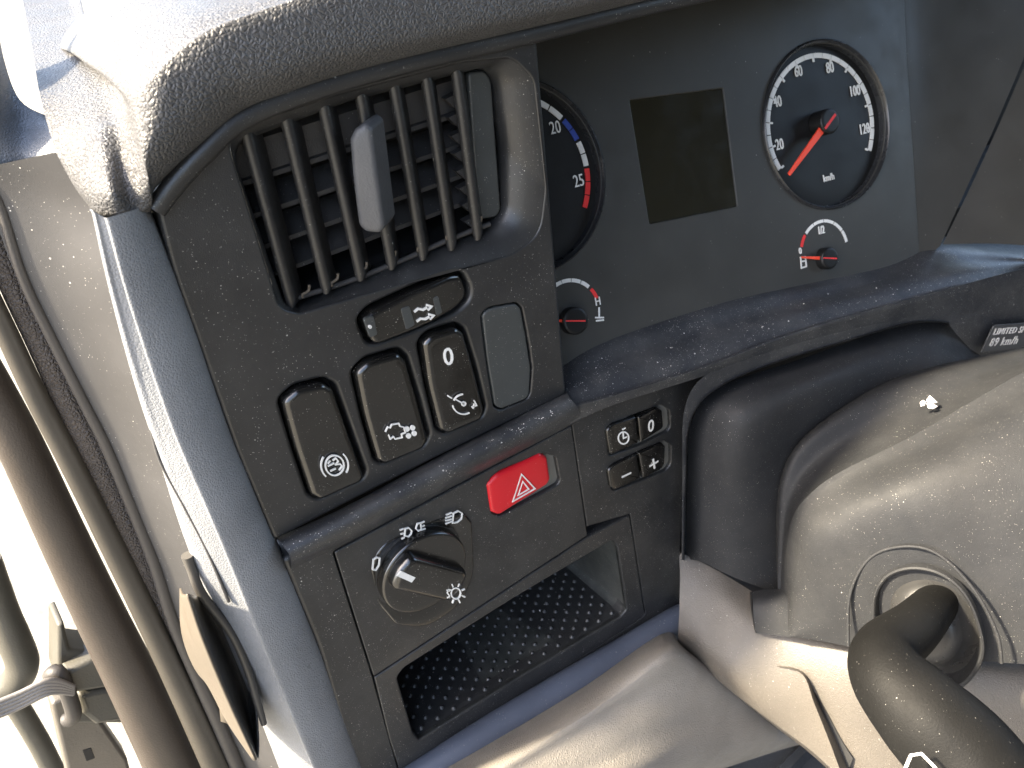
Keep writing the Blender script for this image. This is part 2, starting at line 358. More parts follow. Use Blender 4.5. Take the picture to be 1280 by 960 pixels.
# rim bead along the upper edge of the panel, running on over the cluster
rim = [P(194, 262, -.001), P(222, 226, -.002), P(256, 190, -.003), P(306, 147, -.003), P(402, 109, -.003), P(520, 76, -.003), P(672, 41, -.002), P(770, 17, -.002), P(870, -6, -.002), P(1000, -34, -.002), P(1200, -80, -.002), P(1400, -130, -.002)]
sweep('rim_bead', rim, .0052, M_PANEL, pan, flat=.8)
# vent surround
ven = thing('air_vent', P(480, 350, 0.0), 'rectangular dashboard air vent with seven upright slats and a grey sliding handle', 'air vent')
v_in = rpoly(pl(PF, [(288, 184), (430, 130), (560, 97), (604, 84), (622, 100), (634, 190), (633, 268), (612, 290), (500, 330), (375, 384), (356, 378), (325, 290)], -.010), v_rad)
v_in = [np.array(q) for q in v_in]
o1 = [PF.w(q[0], q[1], -.0006) for q in v_out]; mid = [PF.w(*(np.array(a) * .5 + b * .5), -.0035) for a, b in zip(v_out, v_in)]
mid2 = [PF.w(*(np.array(a) * .12 + b * .88), -.0085) for a, b in zip(v_out, v_in)]
i1 = [PF.w(q[0], q[1], -.013) for q in v_in]; i2 = [PF.w(q[0], q[1], -.022) for q in v_in]
loft('surround', [o1, mid, mid2, i1, i2], M_PANEL, ven, angle=70)
back = [PF.w(q[0] * .97, q[1], -.085) for q in v_in]
hs = loft('housing', [i2, [PF.w(q[0] * .985, q[1], -.03) for q in v_in], back], M_DEEP, ven, angle=70)
mesh_obj('housing_back', [PF.w(q[0], q[1], -.084) for q in v_in], [tuple(range(len(v_in)))], M_DEEP, ven, smooth=False)
# inner right side plate
sp = rpoly(pl(PF, [(583, 90), (604, 88), (612, 100), (624, 262), (618, 270), (596, 274)], -.016), [.003, .006, .01, .01, .004, .003])
plate('side_plate', Frame(PF.w(0, 0, 0), (1, 0, 0), (0, 0, 1)), sp, [], -.014, .006, .0012, M_KNOBGREY if False else M_BLANK, ven)
# slats
tops = [(301, 156), (351, 138), (400, 128), (447, 116), (489, 104), (530, 95), (568, 88)]
bots = [(362, 384), (406, 366), (449, 350), (488, 336), (527, 324), (563, 312), (596, 299)]
DIRB = nz((0.95, 1.0, 0))
for (t, b) in zip(tops, bots):
    A = P(*t, .004); B = P(*b, .005); loops = []
    for s in [-.01, .012, .03, .5, .97, .985, 1.01]:
        c = A + (B - A) * s; rr = .0031 * (0.55 if s in (-.01, 1.01) else 0.85 if s in (.012, .985) else 1)
        side = nz(np.cross(DIRB, (B - A))); L = []
        for j in range(9):
            a = math.pi * (-0.5 + j / 8); L.append(c - DIRB * rr * math.cos(a) + side * rr * math.sin(a) + DIRB * rr)
        L.append(c + DIRB * .017 + side * .0009); L.append(c + DIRB * .017 - side * .0009)
        loops.append(L)
    loft('slat', loops, M_VENT, ven, cap=True, angle=60)
# horizontal vanes behind
for i, zz in enumerate([.142, .124, .106, .088, .071]):
    xa, xb = -.088, .050
    V = [(xa, .026, zz), (xb, .026, zz + .004), (xb, .026, zz + .0015), (xa, .026, zz - .0025), (xa, .044, zz + .008), (xb, .044, zz + .012), (xb, .044, zz + .0105), (xa, .044, zz + .0065)]
    if i == 0: V = [(v[0], v[1], v[2] - (.014 if j in (2, 3) else 0)) for j, v in enumerate(V)]
    mesh_obj('vane', V, [(0, 1, 2, 3), (4, 7, 6, 5), (0, 4, 5, 1), (3, 2, 6, 7), (0, 3, 7, 4), (1, 5, 6, 2)], M_VENTIN, ven, smooth=False)
for k in range(9):                            # small toothed linkage seen between the right slats
    z0 = .139 - k * .0105; x0 = .034
    mesh_obj('linkage_tooth', [(x0 + a, .018 + c, z0 + b) for a, b, c in ((0, 0, 0), (.012, .002, 0), (.013, -.002, 0), (.005, -.006, 0), (0, 0, .006), (.012, .002, .006), (.013, -.002, .006), (.005, -.006, .006))],
             [(0, 1, 2, 3), (7, 6, 5, 4), (0, 4, 5, 1), (1, 5, 6, 2), (2, 6, 7, 3), (3, 7, 4, 0)], M_VENTIN, ven, smooth=False)
rail = [P(x, y, .012) for x, y in ((372, 372), (440, 350), (510, 322), (560, 300), (612, 280))]
sweep('linkage_rail', rail, .0016, M_VENTIN, ven)
for k in range(7):
    p = P(378 + k * 36, 368 - k * 14.5, .006); sweep('pivot_pin', [p + np.array((0, 0, -.002)), p, p + np.array((.004, 0, .001)), p + np.array((.005, 0, .004))], .0008, M_FLAPOUT, ven, n=6, smooth=2)
# grey handle on the middle slat
hF = Frame(P(452, 230, -.006), (1, -.62, 0), (0, 0, 1))
hp = rpoly(pl(hF, [(437, 176), (443, 163), (457, 155), (465, 163), (473, 224), (481, 284), (476, 294), (456, 292), (448, 283), (441, 225)], 0), [.004, .005, .004, .004, .3, .004, .004, .005, .005, .3])
cushion('handle', hF, hp, 0.0, .02, .0028, M_KNOBGREY, ven, disp=lambda u, v: -1.6 * v * v - 5 * u * u, dvec=DIRB * .019)
# ------------------------------------------------------------------ slider rocker
sld = thing('fan_rocker', P(500, 425, 0), 'long slanted black rocker with two wavy arrows, just below the air vent', 'switch')
xs = [q[0] for q in slide_hole]; xa, xb = min(xs), max(xs)
sl_face = offset(slide_hole, -.0012)
def sdisp(u, v):
    t = (u - xa) / (xb - xa); return .0035 * (1 - t) ** 2 - .006 * max(0, t - .62) * 2.0
sld_c = cushion('rocker', PF, sl_face, .0025, .012, .0025, M_SWITCH, sld, disp=sdisp, rings=9)
def thin(name, pix, h, m, par, r=.0015, th=.0008, bev=.0003):
    lp = rpoly(pl(PF, pix, h), r); return plate(name, PF, lp, [], h, th + .0015, bev, m, par)
thin('window', [(455, 399), (467, 395), (472, 418), (463, 423)], .0066, M_BLANK, sld_c)
thin('window', [(501, 386), (512, 383), (519, 406), (508, 413)], .0046, M_BLANK, sld_c)
thin('window', [(541, 373), (548, 370), (553, 391), (546, 396)], .0029, M_BLANK, sld_c)
strokes('arrow_marks', PF, [[(518, 390), (523, 386), (529, 387.5), (534, 384.5)], [(521, 402), (526, 398.5), (532, 399), (537, 396)]], .0013, .0043, M_WHITE, sld_c)
strokes('arrow_heads', PF, [[(533.5, 381.5), (540, 383), (535, 388)], [(536, 393), (542.5, 394.5), (537.5, 399.5)]], .0012, .0042, M_WHITE, sld_c)
strokes('dot_mark', PF, [ring2(462.8, 408.8, .8, .9, 10)], .0012, .0076, M_WHITE, sld_c)
# ------------------------------------------------------------------ rocker switches
def rdisp(loop, tilt, conc=.0018):
    vs = [q[1] for q in loop]; c = (min(vs) + max(vs)) / 2; hv = (max(vs) - min(vs)) / 2
    return lambda u, v: tilt * (v - c) / hv + conc * (((v - c) / hv) ** 2 - 0.6)
def rocker(key, label, tilt):
    t = thing('rocker_switch', P(*RK[key][7], 0), label, 'switch', 'black rocker switches in the row under the vent')
    lp = faces[key]; cap = cushion('rocker', PF, lp, HS, .016, .0034, M_SWITCH, t, disp=rdisp(lp, tilt), rings=8)
    return cap
s1 = rocker('r1', 'leftmost rocker switch, with a brake circle symbol on its lower end', 0.0006)
s2 = rocker('r2', 'rocker switch second from left, with an engine and clover symbol', 0.0006)
s3 = rocker('r3', 'rocker switch with a 0 on its upper end and a cruise gauge symbol below', 0.0008)
H1 = HS + .0008
cx, cy = 418.5, 582
strokes('brake_symbol', PF, [ring2(cx, cy, 11.5, 12.5), arc(cx, cy, 17, 18, -50, 30, 8), arc(cx, cy, 17, 18, 130, 215, 8),
        [(410, 583), (418, 579)], [(413, 589), (420, 586)], [(416, 576), (420, 573), (423, 577), (420, 581), (425, 580), (428, 583), (424, 588)], [(410, 580), (413, 576)]], .00085, H1, M_WHITE, s1)
strokes('engine_symbol', PF, [[(482, 540), (485, 534), (488, 535), (490, 531), (499, 529.5), (500, 533), (505, 534), (507, 541), (502, 543), (503, 547), (494, 549), (492, 546), (488, 549), (486, 544)]], .0007, H1, M_WHITE, s2)
strokes('clover_symbol', PF, [ring2(509, 536.5, 1.6, 1.8, 10), ring2(516, 535, 1.6, 1.8, 10), ring2(511, 545, 1.6, 1.8, 10), ring2(518, 542, 1.6, 1.8, 10)], .0016, H1, M_WHITE, s2)
text('zero_mark', PF, '0', PF.uv(561, 447, H1), .0175, M_WHITE, s3, H1 - .0004, sx=.85, bold=.0001)
strokes('gauge_symbol', PF, [arc(580, 505, 14, 13, 60, 170, 9), arc(580, 505, 13, 12, 0, 30, 4), arc(580, 505, 13, 12, 200, 265, 5), [(580, 505), (569, 499)], [(560, 495), (565, 498)], [(593, 501), (596, 507), (590, 509)]], .0008, H1, M_WHITE, s3)
strokes('gauge_hub', PF, [ring2(580, 505, 1.4, 1.5, 8)], .0018, H1, M_WHITE, s3)
bk = thing('blank_cover', P(640, 510, 0), 'plain dark grey blank cover in the rightmost switch slot', 'blank cover')
cushion('cover', PF, faces['bl'], 0.0, .016, .0012, M_BLANK, bk, disp=rdisp(faces['bl'], 0, .0012))
# recess floors behind the slots
for q in slots: mesh_obj('slot_floor', [PF.w(p[0], p[1], -.014) for p in offset([np.array(x) for x in q], .001)], [tuple(range(len(q)))], M_DEEP, pan, smooth=False)
# ================================================================== LOWER FASCIA
low = thing('lower_fascia', P(600, 900, 0), 'lower black dashboard fascia with rounded ledge, seams and dust beneath the switch panel', 'dashboard panel')
HT = [(612, 598), (625, 588), (677, 567), (694, 570), (700, 600), (697, 606), (624, 646), (614, 640)]
haz_hole = rpoly(pl(PF, HT), [.004, .01, .005, .006, .005, .005, .005, .004])
b_row1 = rpoly(pl(PF, [(758, 536), (790, 520), (826, 507), (836, 514), (838, 537), (800, 556), (762, 569)]), [.006, .1, .006, .006, .006, .1, .004])
b_row2 = rpoly(pl(PF, [(760, 586), (793, 567), (829, 552), (838, 557), (838, 580), (832, 588), (802, 600), (766, 613)]), [.006, .1, .004, .005, .006, .006, .1, .006])
TRO = [(496, 846), (506, 834), (640, 749), (765, 675), (772, 684), (784, 762), (776, 771), (650, 846), (524, 925), (516, 915)]
tray_loop = rpoly(pl(PF, TRO), [.01, .01, .3, .008, .01, .008, .006, .3, .004, .01])
inset_top = rpoly(pl(PF, [(418, 690), (714, 532), (734, 669), (467, 845)]), [.002, .002, .0014, .0014])
tray_frame = rpoly(pl(PF, [(468, 847), (735, 671), (787, 644), (806, 768), (796, 776), (566, 926), (500, 965), (487, 925)]), [.0014, .0014, .003, .003, .004, .3, .004, .0014])
low_out = rpoly(pl(PF, [(352, 700), (500, 632), (712, 518), (800, 470), (892, 446), (868, 510), (857, 600), (852, 690), (856, 752), (700, 850), (545, 948), (490, 1010), (460, 1020), (398, 810)]),
                [.004, .3, .1, .1, .004, .05, .1, .1, .004, .3, .3, .02, .01, .3])
union_in = rpoly(pl(PF, [(418, 690), (560, 613), (714, 532), (733, 660), (787, 644), (806, 768), (796, 776), (566, 926), (500, 965), (467, 845)]), [.002, .3, .0012, .0012, .002, .003, .004, .2, .004, .0012])
plate('fascia_plate', PF, low_out, [offset(union_in, .0009), offset(b_row1, .0008), offset(b_row2, .0008)], 0.0, .02, .003, M_LOWER, low, hbev=.0011)
plate('light_switch_plate', PF, inset_top, [haz_hole], 0.0004, .014, .0009, M_LOWER, low, hbev=.0012)
# rounded roll between the two panels, continuing as the lip of the shelf
LIPZ = -.098
roll = [P(352, 694, -.002), P(420, 660, -.004), P(530, 602, -.005), P(640, 545, -.005), P(712, 508, -.004)]
surf('ledge_roll', [[P(345, 672, .006), P(430, 634, .004), P(540, 575, .004), P(640, 523, .004), P(708, 488, .004)],
                    [P(352, 680, -.006), P(436, 641, -.009), P(545, 583, -.009), P(645, 531, -.009), P(712, 497, -.008)],
                    [P(362, 694, -.012), P(440, 655, -.014), P(550, 597, -.014), P(650, 545, -.014), P(722, 509, -.012)],
                    [P(364, 706, -.008), P(443, 667, -.009), P(553, 609, -.009), P(655, 556, -.009), P(726, 520, -.007)],
                    [P(364, 714, .004), P(443, 675, .003), P(553, 616, .003), P(655, 563, .003), P(726, 527, .004)]], M_SHELF, low, n=6)
for lp in (inset_top,): pass
mesh_obj('seam_floor', [PF.w(p[0], p[1], -.0125) for p in inset_top], [tuple(range(len(inset_top)))], M_DEEP, low, smooth=False)
for q in (b_row1, b_row2): mesh_obj('slot_floor', [PF.w(p[0], p[1], -.0035) for p in offset(q, .002)], [tuple(range(len(q)))], M_WELL, low, smooth=False)
# ------------------------------------------------------------------ storage tray
tr = thing('storage_tray', P(600, 900, 0), 'open slanted storage tray with studded black rubber floor, below the light switch', 'tray')
plate('tray_frame', PF, tray_frame, [tray_loop], 0.0002, .014, .0011, M_LOWER, tr, hbev=.0016)
A0 = P(776, 768, .004); tgt = ray(705, 708)
TK = -.10; best = (0, 0, .089)
d = np.array((0, 1, TK)); UPZ = np.array((0, 0, .0035)); A0 = A0 + UPZ; B0 = P(522, 922, .004) + UPZ; DL = max(best[2] * 1.25, .07)
Ft = Frame(B0, A0 - B0, d * 1.0)
mesh_obj('tray_floor', [B0 + (B0 - A0) * .12, A0 + (A0 - B0) * .01, A0 + (A0 - B0) * .01 + d * DL, B0 + (B0 - A0) * .12 + d * DL], [(0, 1, 2, 3)], M_TRAY, tr, smooth=False)
tk = len(tray_loop)
loft('tray_wall', [[PF.w(p[0], p[1], -.001) for p in tray_loop], [PF.w(p[0], p[1], -.004) for p in tray_loop], [np.array(PF.w(p[0], p[1], 0)) + d * DL for p in tray_loop]], M_TRAYWALL, tr)
mesh_obj('tray_back', [np.array(PF.w(p[0], p[1], 0)) + d * DL * .99 for p in offset(tray_loop, .02)], [tuple(range(tk))], M_TRAYWALL, tr, smooth=False)
SV = []; SF = []; W_ = np.linalg.norm(A0 - B0); row = 0; v = .004; ns = 0
while v < DL * math.hypot(1, TK):
    u = .006 + (row % 2) * .00775
    while u < W_ - .004:
        b = len(SV); c = Ft.w(u, v, 0); nn = Ft.n if Ft.n[2] > 0 else -Ft.n
        for lv, (rr, hh) in enumerate(((.0025, -.0002), (.0019, .0014), (.0008, .0024))):
            for j in range(8): SV.append(c + (Ft.ex * math.cos(j * math.pi / 4) + Ft.ey * math.sin(j * math.pi / 4)) * rr + nn * hh)
        for lv in range(2):
            for j in range(8): SF.append((b + lv * 8 + j, b + lv * 8 + (j + 1) % 8, b + lv * 8 + 8 + (j + 1) % 8, b + lv * 8 + 8 + j))
        SF.append(tuple(b + 16 + j for j in range(8))); u += .0155; ns += 1
    v += .0072; row += 1
mesh_obj('stud', SV, SF, M_TRAY, tr, kind='stuff')
# ------------------------------------------------------------------ hazard button
hz = thing('hazard_button', P(650, 640, 0), 'bright red hazard warning button with a white double triangle', 'button')
hzf = rpoly(pl(PF, [(610, 607), (622, 594), (677, 568), (686, 573), (690, 600), (686, 607), (624, 645), (615, 641)], .0030), [.004, .01, .004, .005, .004, .004, .005, .004])
hcap = cushion('red_button', PF, hzf, .0030, .016, .0026, M_RED, hz, rings=5, disp=lambda u, v: -.0012 * ((u - .03) / .03) ** 2)
strokes('triangle_mark', PF, [[(652, 593), (641, 627), (669, 611), (652, 593)], [(653.5, 602), (648, 619), (661, 611.5), (653.5, 602)]], .0011, .0031, M_WHITE, hcap)
mesh_obj('button_well', [PF.w(p[0], p[1], -.0035) for p in offset(haz_hole, .001)], [tuple(range(len(haz_hole)))], M_WELL, hz, smooth=False)
# ------------------------------------------------------------------ four small buttons
def pbtn(pix, rad, label):
    t = thing('push_button', P(pix[-1][0], pix[-1][1], 0), label, 'button', 'small square push buttons beside the steering column')
    lp = rpoly(pl(PF, pix, .003), rad); return cushion('button_cap', PF, lp, .003, .010, .0014, M_SWITCH, t, rings=4)
q1 = pbtn([(758, 538), (768, 530), (795, 521), (798, 554), (763, 569)], [.005, .006, .001, .001, .003], 'upper left small push button with a white clock symbol')
q2 = pbtn([(798, 522), (820, 510), (828, 513), (830, 535), (801, 553)], [.001, .003, .004, .004, .001], 'upper right small push button printed with a 0')
q3 = pbtn([(760, 588), (770, 580), (796, 568), (801, 598), (768, 613), (763, 608)], [.004, .004, .001, .001, .003, .003], 'lower left small push button printed with a minus sign')
q4 = pbtn([(799, 567), (828, 554), (832, 558), (831, 580), (827, 587), (804, 598)], [.001, .002, .003, .003, .004, .001], 'lower right small push button printed with a plus sign')
strokes('clock_symbol', PF, [ring2(779.5, 547.5, 6.5, 7.5), [(779, 541), (779.5, 548), (784, 546)], [(778, 537), (782, 535)]], .0011, .0033, M_WHITE, q1)
text('zero_mark', PF, '0', PF.uv(814, 533, .0033), .0165, M_WHITE, q2, .0030, sx=.8, bold=.0001)
strokes('minus_mark', PF, [[(777.5, 596.5), (789, 591)]], .0015, .0033, M_WHITE, q3)
strokes('plus_mark', PF, [[(812, 583), (823, 576.5)]], .0015, .0033, M_WHITE, q4)
strokes('plus_mark', PF, [[(816.5, 574), (818.5, 585.5)]], .0015, .0034, M_WHITE, q4)
# ------------------------------------------------------------------ headlamp rotary switch
lk = thing('light_switch', P(533, 785, 0), 'round black rotary headlamp switch turned to 0 in a dished plate', 'switch')
sh = rpoly(pl(PF, [(463, 711), (474, 684), (515, 658), (579, 640), (589, 652), (592, 716), (577, 752), (535, 784), (494, 780), (470, 752)], .0008), [.02, .03, .08, .005, .008, .05, .03, .03, .02, .03])
KC = np.array(PF.uv(532, 717, .009)); KR = .5 * np.linalg.norm(np.array(PF.uv(478, 723, .003)) - np.array(PF.uv(589, 717, .003))) * .87
def dishd(u, v):
    r = math.hypot(u - KC[0], v - KC[1]) / KR; return -.0035 * max(0, 1 - max(0, (r - 0.9)) / .5)
cushion('dished_plate', PF, sh, .0028, .004, .0022, M_SWITCH, lk, disp=dishd, rings=10)
kl = [KC + KR * np.array((math.cos(t * math.pi / 36), math.sin(t * math.pi / 36))) for t in range(72)]
cushion('knob_disc', PF, kl, .0095, .011, .0022, M_SWITCH, lk, rings=6)
bd = nz(np.append(np.array(PF.uv(589, 720, .015)) - np.array(PF.uv(492, 694, .015)), 0))[:2]; bn = np.array([-bd[1], bd[0]])
hw = KR * .40
gp = [KC - bn * hw - bd * KR * .86, KC - bn * hw + bd * KR * .86, KC + bd * KR * .97, KC + bn * hw + bd * KR * .86, KC + bn * hw - bd * KR * .84, KC - bd * KR * .95]
GL = rpoly(gp, [.006, .006, .02, .006, .006, .02], 6); c0 = KC; LL = []
for s, hh in ((1.0, .008), (.985, .0135), (.94, .0165), (.86, .0178), (.70, .0184), (.4, .0186), (.05, .0186)):
    LL.append([PF.w(*(c0 + bd * (q - c0).dot(bd) * (1 - (1 - s) * .6) + bn * (q - c0).dot(bn) * s), hh) for q in GL])
kgrip = loft('knob_grip', LL, M_SWITCH, lk, cap=True, angle=70)
HG = .0186
strokes('white_pointer', PF, [[(499, 717), (517, 725)]], .0042, HG, M_WHITE, kgrip)
strokes('zero_mark', PF, [[(467, 700), (471, 697), (475, 698), (474, 707), (470, 713), (466, 712), (467, 700)]], .0009, .0033, M_WHITE, lk)
H2 = .0005 + .0004
strokes('side_lamp_mark', PF, [[(511, 671), (506, 670), (507, 661), (511, 660), (515, 664), (514, 668), (511, 671)], [(500, 663), (505, 661)], [(501, 668), (505, 667)], [(502, 674), (506, 672)],
        [(522, 655), (526, 654), (527, 662), (523, 664), (520, 661), (522, 655)], [(525, 655), (531, 652)], [(526, 659), (531, 657)], [(526, 663), (532, 661)]], .0008, .0034, M_WHITE, lk)
strokes('head_lamp_mark', PF, [[(567, 642), (573, 639), (578, 642), (577, 649), (572, 653), (566, 654), (567, 642)], [(558, 644), (565, 641)], [(557, 648), (565, 645)], [(557, 651), (565, 649)], [(557, 655), (565, 652)]], .0008, .0034, M_WHITE, lk)
rays = []
cx, cy = 570, 742
for k_ in range(8):
    a = math.radians(20 + 45 * k_); rays.append([(cx + 8.3 * math.cos(a), cy + 8.8 * math.sin(a)), (cx + 12.3 * math.cos(a), cy + 13 * math.sin(a))])
strokes('lamp_ray_mark', PF, [ring2(cx, cy, 6, 6.8, 16)] + rays + [[(562, 745), (559, 741), (561, 737), (565, 738)]], .0009, .0188, M_WHITE, lk)
# ------------------------------------------------------------------ lower roll bar
bar = thing('lower_edge_bar', P(700, 860, 0), 'grey rounded edge bar with blue sky light painted into its colour, along the bottom of the lower fascia', 'trim bar')
bp = [P(470, 1003, -.004), P(545, 957, -.008), P(620, 910, -.010), P(700, 862, -.011), P(780, 815, -.011), P(846, 774, -.010), P(853, 770, -.008), P(856, 768, -.006)]
sweep('bar', bp, [.0135, .0135, .0135, .0135, .0135, .0125, .0095, .003], M_BAR, bar, n=24)
# ================================================================== INSTRUMENT CLUSTER
cl = thing('instrument_cluster', CF.w(.25, -.09), 'instrument cluster with dark screen, rev counter, speedometer and small fuel and temperature gauges', 'instrument cluster')
scr = rpoly([CF.uv(787, 125), CF.uv(904, 110), CF.uv(922, 258), CF.uv(812, 280)], .001)
fo = [CF.uv(600, 20), CF.uv(600, -80), CF.uv(1128, -60), CF.uv(1133, 60), CF.uv(1150, 320), CF.uv(1100, 340), CF.uv(900, 384), CF.uv(640, 485)]
SPt = [(975.7, 211.4), (963, 181), (960.3, 153), (963.8, 120), (977, 98), (995, 77), (1017, 70.4), (1039.5, 71.3), (1060, 86), (1078, 105.4), (1087, 133.6), (1091, 160), (1087, 188.5)]
A_ = np.array([CF.uv(*p, -.0052) for p in SPt]); s_ = np.linalg.lstsq(np.c_[2 * A_, np.ones(len(A_))], (A_ ** 2).sum(1), rcond=None)[0]
SC = s_[:2]; SR = math.sqrt(s_[2] + s_[0] ** 2 + s_[1] ** 2)
a0s = math.degrees(math.atan2(*(A_[0] - SC)[::-1])); a1s = math.degrees(math.atan2(*(A_[-1] - SC)[::-1]))
def fitc(pix, h, rad=None):
    A = np.array([CF.uv(*p, h) for p in pix])
    q = np.linalg.lstsq(np.c_[2 * A, np.ones(len(A))], (A ** 2).sum(1), rcond=None)[0]; c = q[:2]; r = math.sqrt(q[2] + c[0] ** 2 + c[1] ** 2)
    if rad is not None:
        r = rad
        for _ in range(200):
            dlt = A - c; dist = np.hypot(dlt[:, 0], dlt[:, 1])[:, None]; c = c + ((dist - r) * dlt / dist).mean(0)
    return c, r
RC, OR1 = fitc([(950.5, 148), (1112, 154), (1030.6, 260), (1020, 53), (972, 85), (1095, 90), (975, 225)], .001)
OR = OR1 / 1.05
TS, _ = fitc([(682.6, 133), (700, 145), (713, 162), (722.4, 175), (729.6, 196.5), (735.7, 220.5), (735.7, 241.7), (730, 256)], -.0052, SR)
TR_, _ = fitc([(694.5, 111.5), (726, 141), (750, 186), (758, 226), (749, 277), (720, 319), (692, 336)], .001, OR1)
circ = lambda c, r, n=96: [np.array((c[0] + r * math.cos(2 * math.pi * i / n), c[1] + r * math.sin(2 * math.pi * i / n))) for i in range(n)]
plate('face_plate', CF, rpoly(fo, .002), [circ(RC, OR), circ(TR_, OR), scr], 0.0, .008, .0008, M_FACE, cl)
def dial(c, name='dial'):
    disc('dial_face', CF, c, OR * 1.01, -.006, .003, .0002, M_DIAL, cl, rings=4)
    ringsolid('dial_ring', CF, c, OR * .985, OR * 1.055, [(0, -.007), (.15, -.003), (.4, .0015), (.62, .0028), (.85, .002), (1, -.001)], M_RING, cl)
dial(RC); dial(TR_)
mesh_obj('screen', [CF.w(p[0], p[1], -.0015) for p in offset(scr, .001)], [tuple(range(len(scr)))], M_SCREEN, cl, smooth=False, label='blank dark olive display screen')
HD = -.0052
def ascale(name, c, r, w_, a0, a1, m, gap=.8, steps=None):
    lines = []; n = steps or max(1, round(abs(a1 - a0) / 10)); 
    for i in range(n):
        p = a0 + (a1 - a0) * (i + gap * .05) / n; q = a0 + (a1 - a0) * (i + 1 - gap * .05) / n
        lines.append([(c[0] + r * math.cos(math.radians(p + (q - p) * j / 4)), c[1] + r * math.sin(math.radians(p + (q - p) * j / 4))) for j in range(5)])
    return strokes(name, CF, lines, w_, HD, m, cl, pixels=False)
a0 = a0s if a0s < 0 else a0s - 360; a1 = a1s
if a0 > -90: a0 -= 360
span = (a0 + 360) - a1 if a0 < -90 else a0 - a1
A0s = a0 + 360; 
ascale('speed_scale', SC, SR, .0040, A0s, a1, M_WHITE, steps=24)
tk_ = []
for i in range(0, 25, 2):
    a = math.radians(A0s + (a1 - A0s) * i / 24); tk_.append([(SC[0] + (SR - .002) * math.cos(a), SC[1] + (SR - .002) * math.sin(a)), (SC[0] + (SR - .0050) * math.cos(a), SC[1] + (SR - .0050) * math.sin(a))])
strokes('speed_ticks', CF, tk_, .0016, HD + .0001, M_WHITE, cl, pixels=False)
for s, p in (('20', (974.5, 181)), ('40', (972, 127.5)), ('60', (998, 89.5)), ('80', (1037.5, 85)), ('100', (1068.5, 114)), ('120', (1080.5, 161.5))):
    text('numeral', CF, s, CF.uv(*p, HD), 0.0128, M_WHITE, cl, HD, sx=.68, bold=.00002, rot=math.radians(3))
text('unit_text', CF, 'km/h', CF.uv(1036, 222, HD), .0085, M_WHITE, cl, HD, sx=.75, bold=.00003, rot=math.radians(3))
def needle(tip, ctr, hub, wd, h=.006):
    t = np.array(CF.uv(*tip, h)); c = np.array(CF.uv(*ctr, h)); dd = (t - c) / np.linalg.norm(t - c); nn = np.array([-dd[1], dd[0]])
    pts = [t + nn * wd * .45, t - nn * wd * .45, c + dd * hub * .5 - nn * wd, c + dd * hub * .5 + nn * wd]
    nd = plate('needle', CF, rpoly(pts, .0004, 2), [], h, .0014, .0004, M_NEEDLE, cl)
    disc('needle_hub', CF, c, hub, h + .003, .014, .002, M_DIAL, nd, n=32)
    strokes('needle_tail', CF, [[tuple(c - dd * hub * .75), tuple(c + dd * hub * .85)]], wd * .7, h + .0030, M_REDPRINT, nd, pixels=False)
needle((987, 218), (1035, 152), .0105, .0034)
# rev counter: white / blue / white / red
def ang(c, px, py): p = np.array(CF.uv(px, py, HD)) - c; return math.degrees(math.atan2(p[1], p[0]))
ascale('rev_scale', TS, SR, .0040, 125, ang(TS, 704, 146), M_WHITE, steps=7)
ascale('rev_scale_blue', TS, SR, .0040, ang(TS, 705, 149), ang(TS, 722, 175), M_BLUEPRINT, steps=2)
ascale('rev_scale', TS, SR, .0040, ang(TS, 723, 177), ang(TS, 733, 208), M_WHITE, steps=2)
ascale('rev_scale_red', TS, SR, .0040, ang(TS, 733, 210), ang(TS, 731, 260), M_REDPRINT, steps=3)
text('numeral', CF, '20', CF.uv(694, 160, HD), 0.0128, M_WHITE, cl, HD, sx=.72, bold=.00002, rot=math.radians(3))
text('numeral', CF, '25', CF.uv(723.5, 226.5, HD), 0.0128, M_WHITE, cl, HD, sx=.72, bold=.00002, rot=math.radians(3))
# small gauges printed on the face
HD = .0004
def fit3(pts):
    A = np.array([CF.uv(*p) for p in pts]); s = np.linalg.lstsq(np.c_[2 * A, np.ones(len(A))], (A ** 2).sum(1), rcond=None)[0]; c = s[:2]; return c, math.sqrt(s[2] + c[0] ** 2 + c[1] ** 2)
FC, FR = fit3([(1003, 300), (1013, 283), (1030, 278), (1048, 283), (1058, 302), (1002, 320)])
ascale('fuel_scale', FC, FR, .0026, ang(FC, 1006, 291), ang(FC, 1058, 303), M_WHITE, steps=5)
ascale('fuel_scale_red', FC, FR, .0026, ang(FC, 1001, 309), ang(FC, 1006, 293), M_REDPRINT, steps=1)
text('half_text', CF, '1/2', CF.uv(1026, 288), .0095, M_WHITE, cl, HD, sx=.65, bold=.0001)
text('zero_text', CF, '0', CF.uv(1000, 314), .0075, M_WHITE, cl, HD, sx=.8, bold=.0001)
strokes('pump_symbol', CF, [[(1001, 322), (1007, 321), (1008, 333), (1002, 335), (1001, 322)], [(1001, 327), (1007, 326)]], .0013, .0004, M_WHITE, cl)
needle((1003, 321.5), (1035, 323), .0095, .0016, h=.005)
HC, HR = fit3([(694, 356), (712, 352), (728, 353), (740, 362), (746, 374)])
ascale('heat_scale', HC, HR, .0028, ang(HC, 690, 357), ang(HC, 737, 358), M_WHITE, steps=4)
ascale('heat_scale_red', HC, HR, .0028, ang(HC, 739, 360), ang(HC, 747, 373), M_REDPRINT, steps=1)
text('heat_letter', CF, 'H', CF.uv(747, 377), .009, M_WHITE, cl, HD, sx=.8, bold=.00003, rot=math.radians(0))
strokes('heat_symbol', CF, [[(749, 384), (749, 396)], [(744, 397), (755, 397)], [(745, 401), (755, 400)]], .0012, .0004, M_WHITE, cl)
needle((696, 401), (718, 401), .0105, .0016, h=.005)
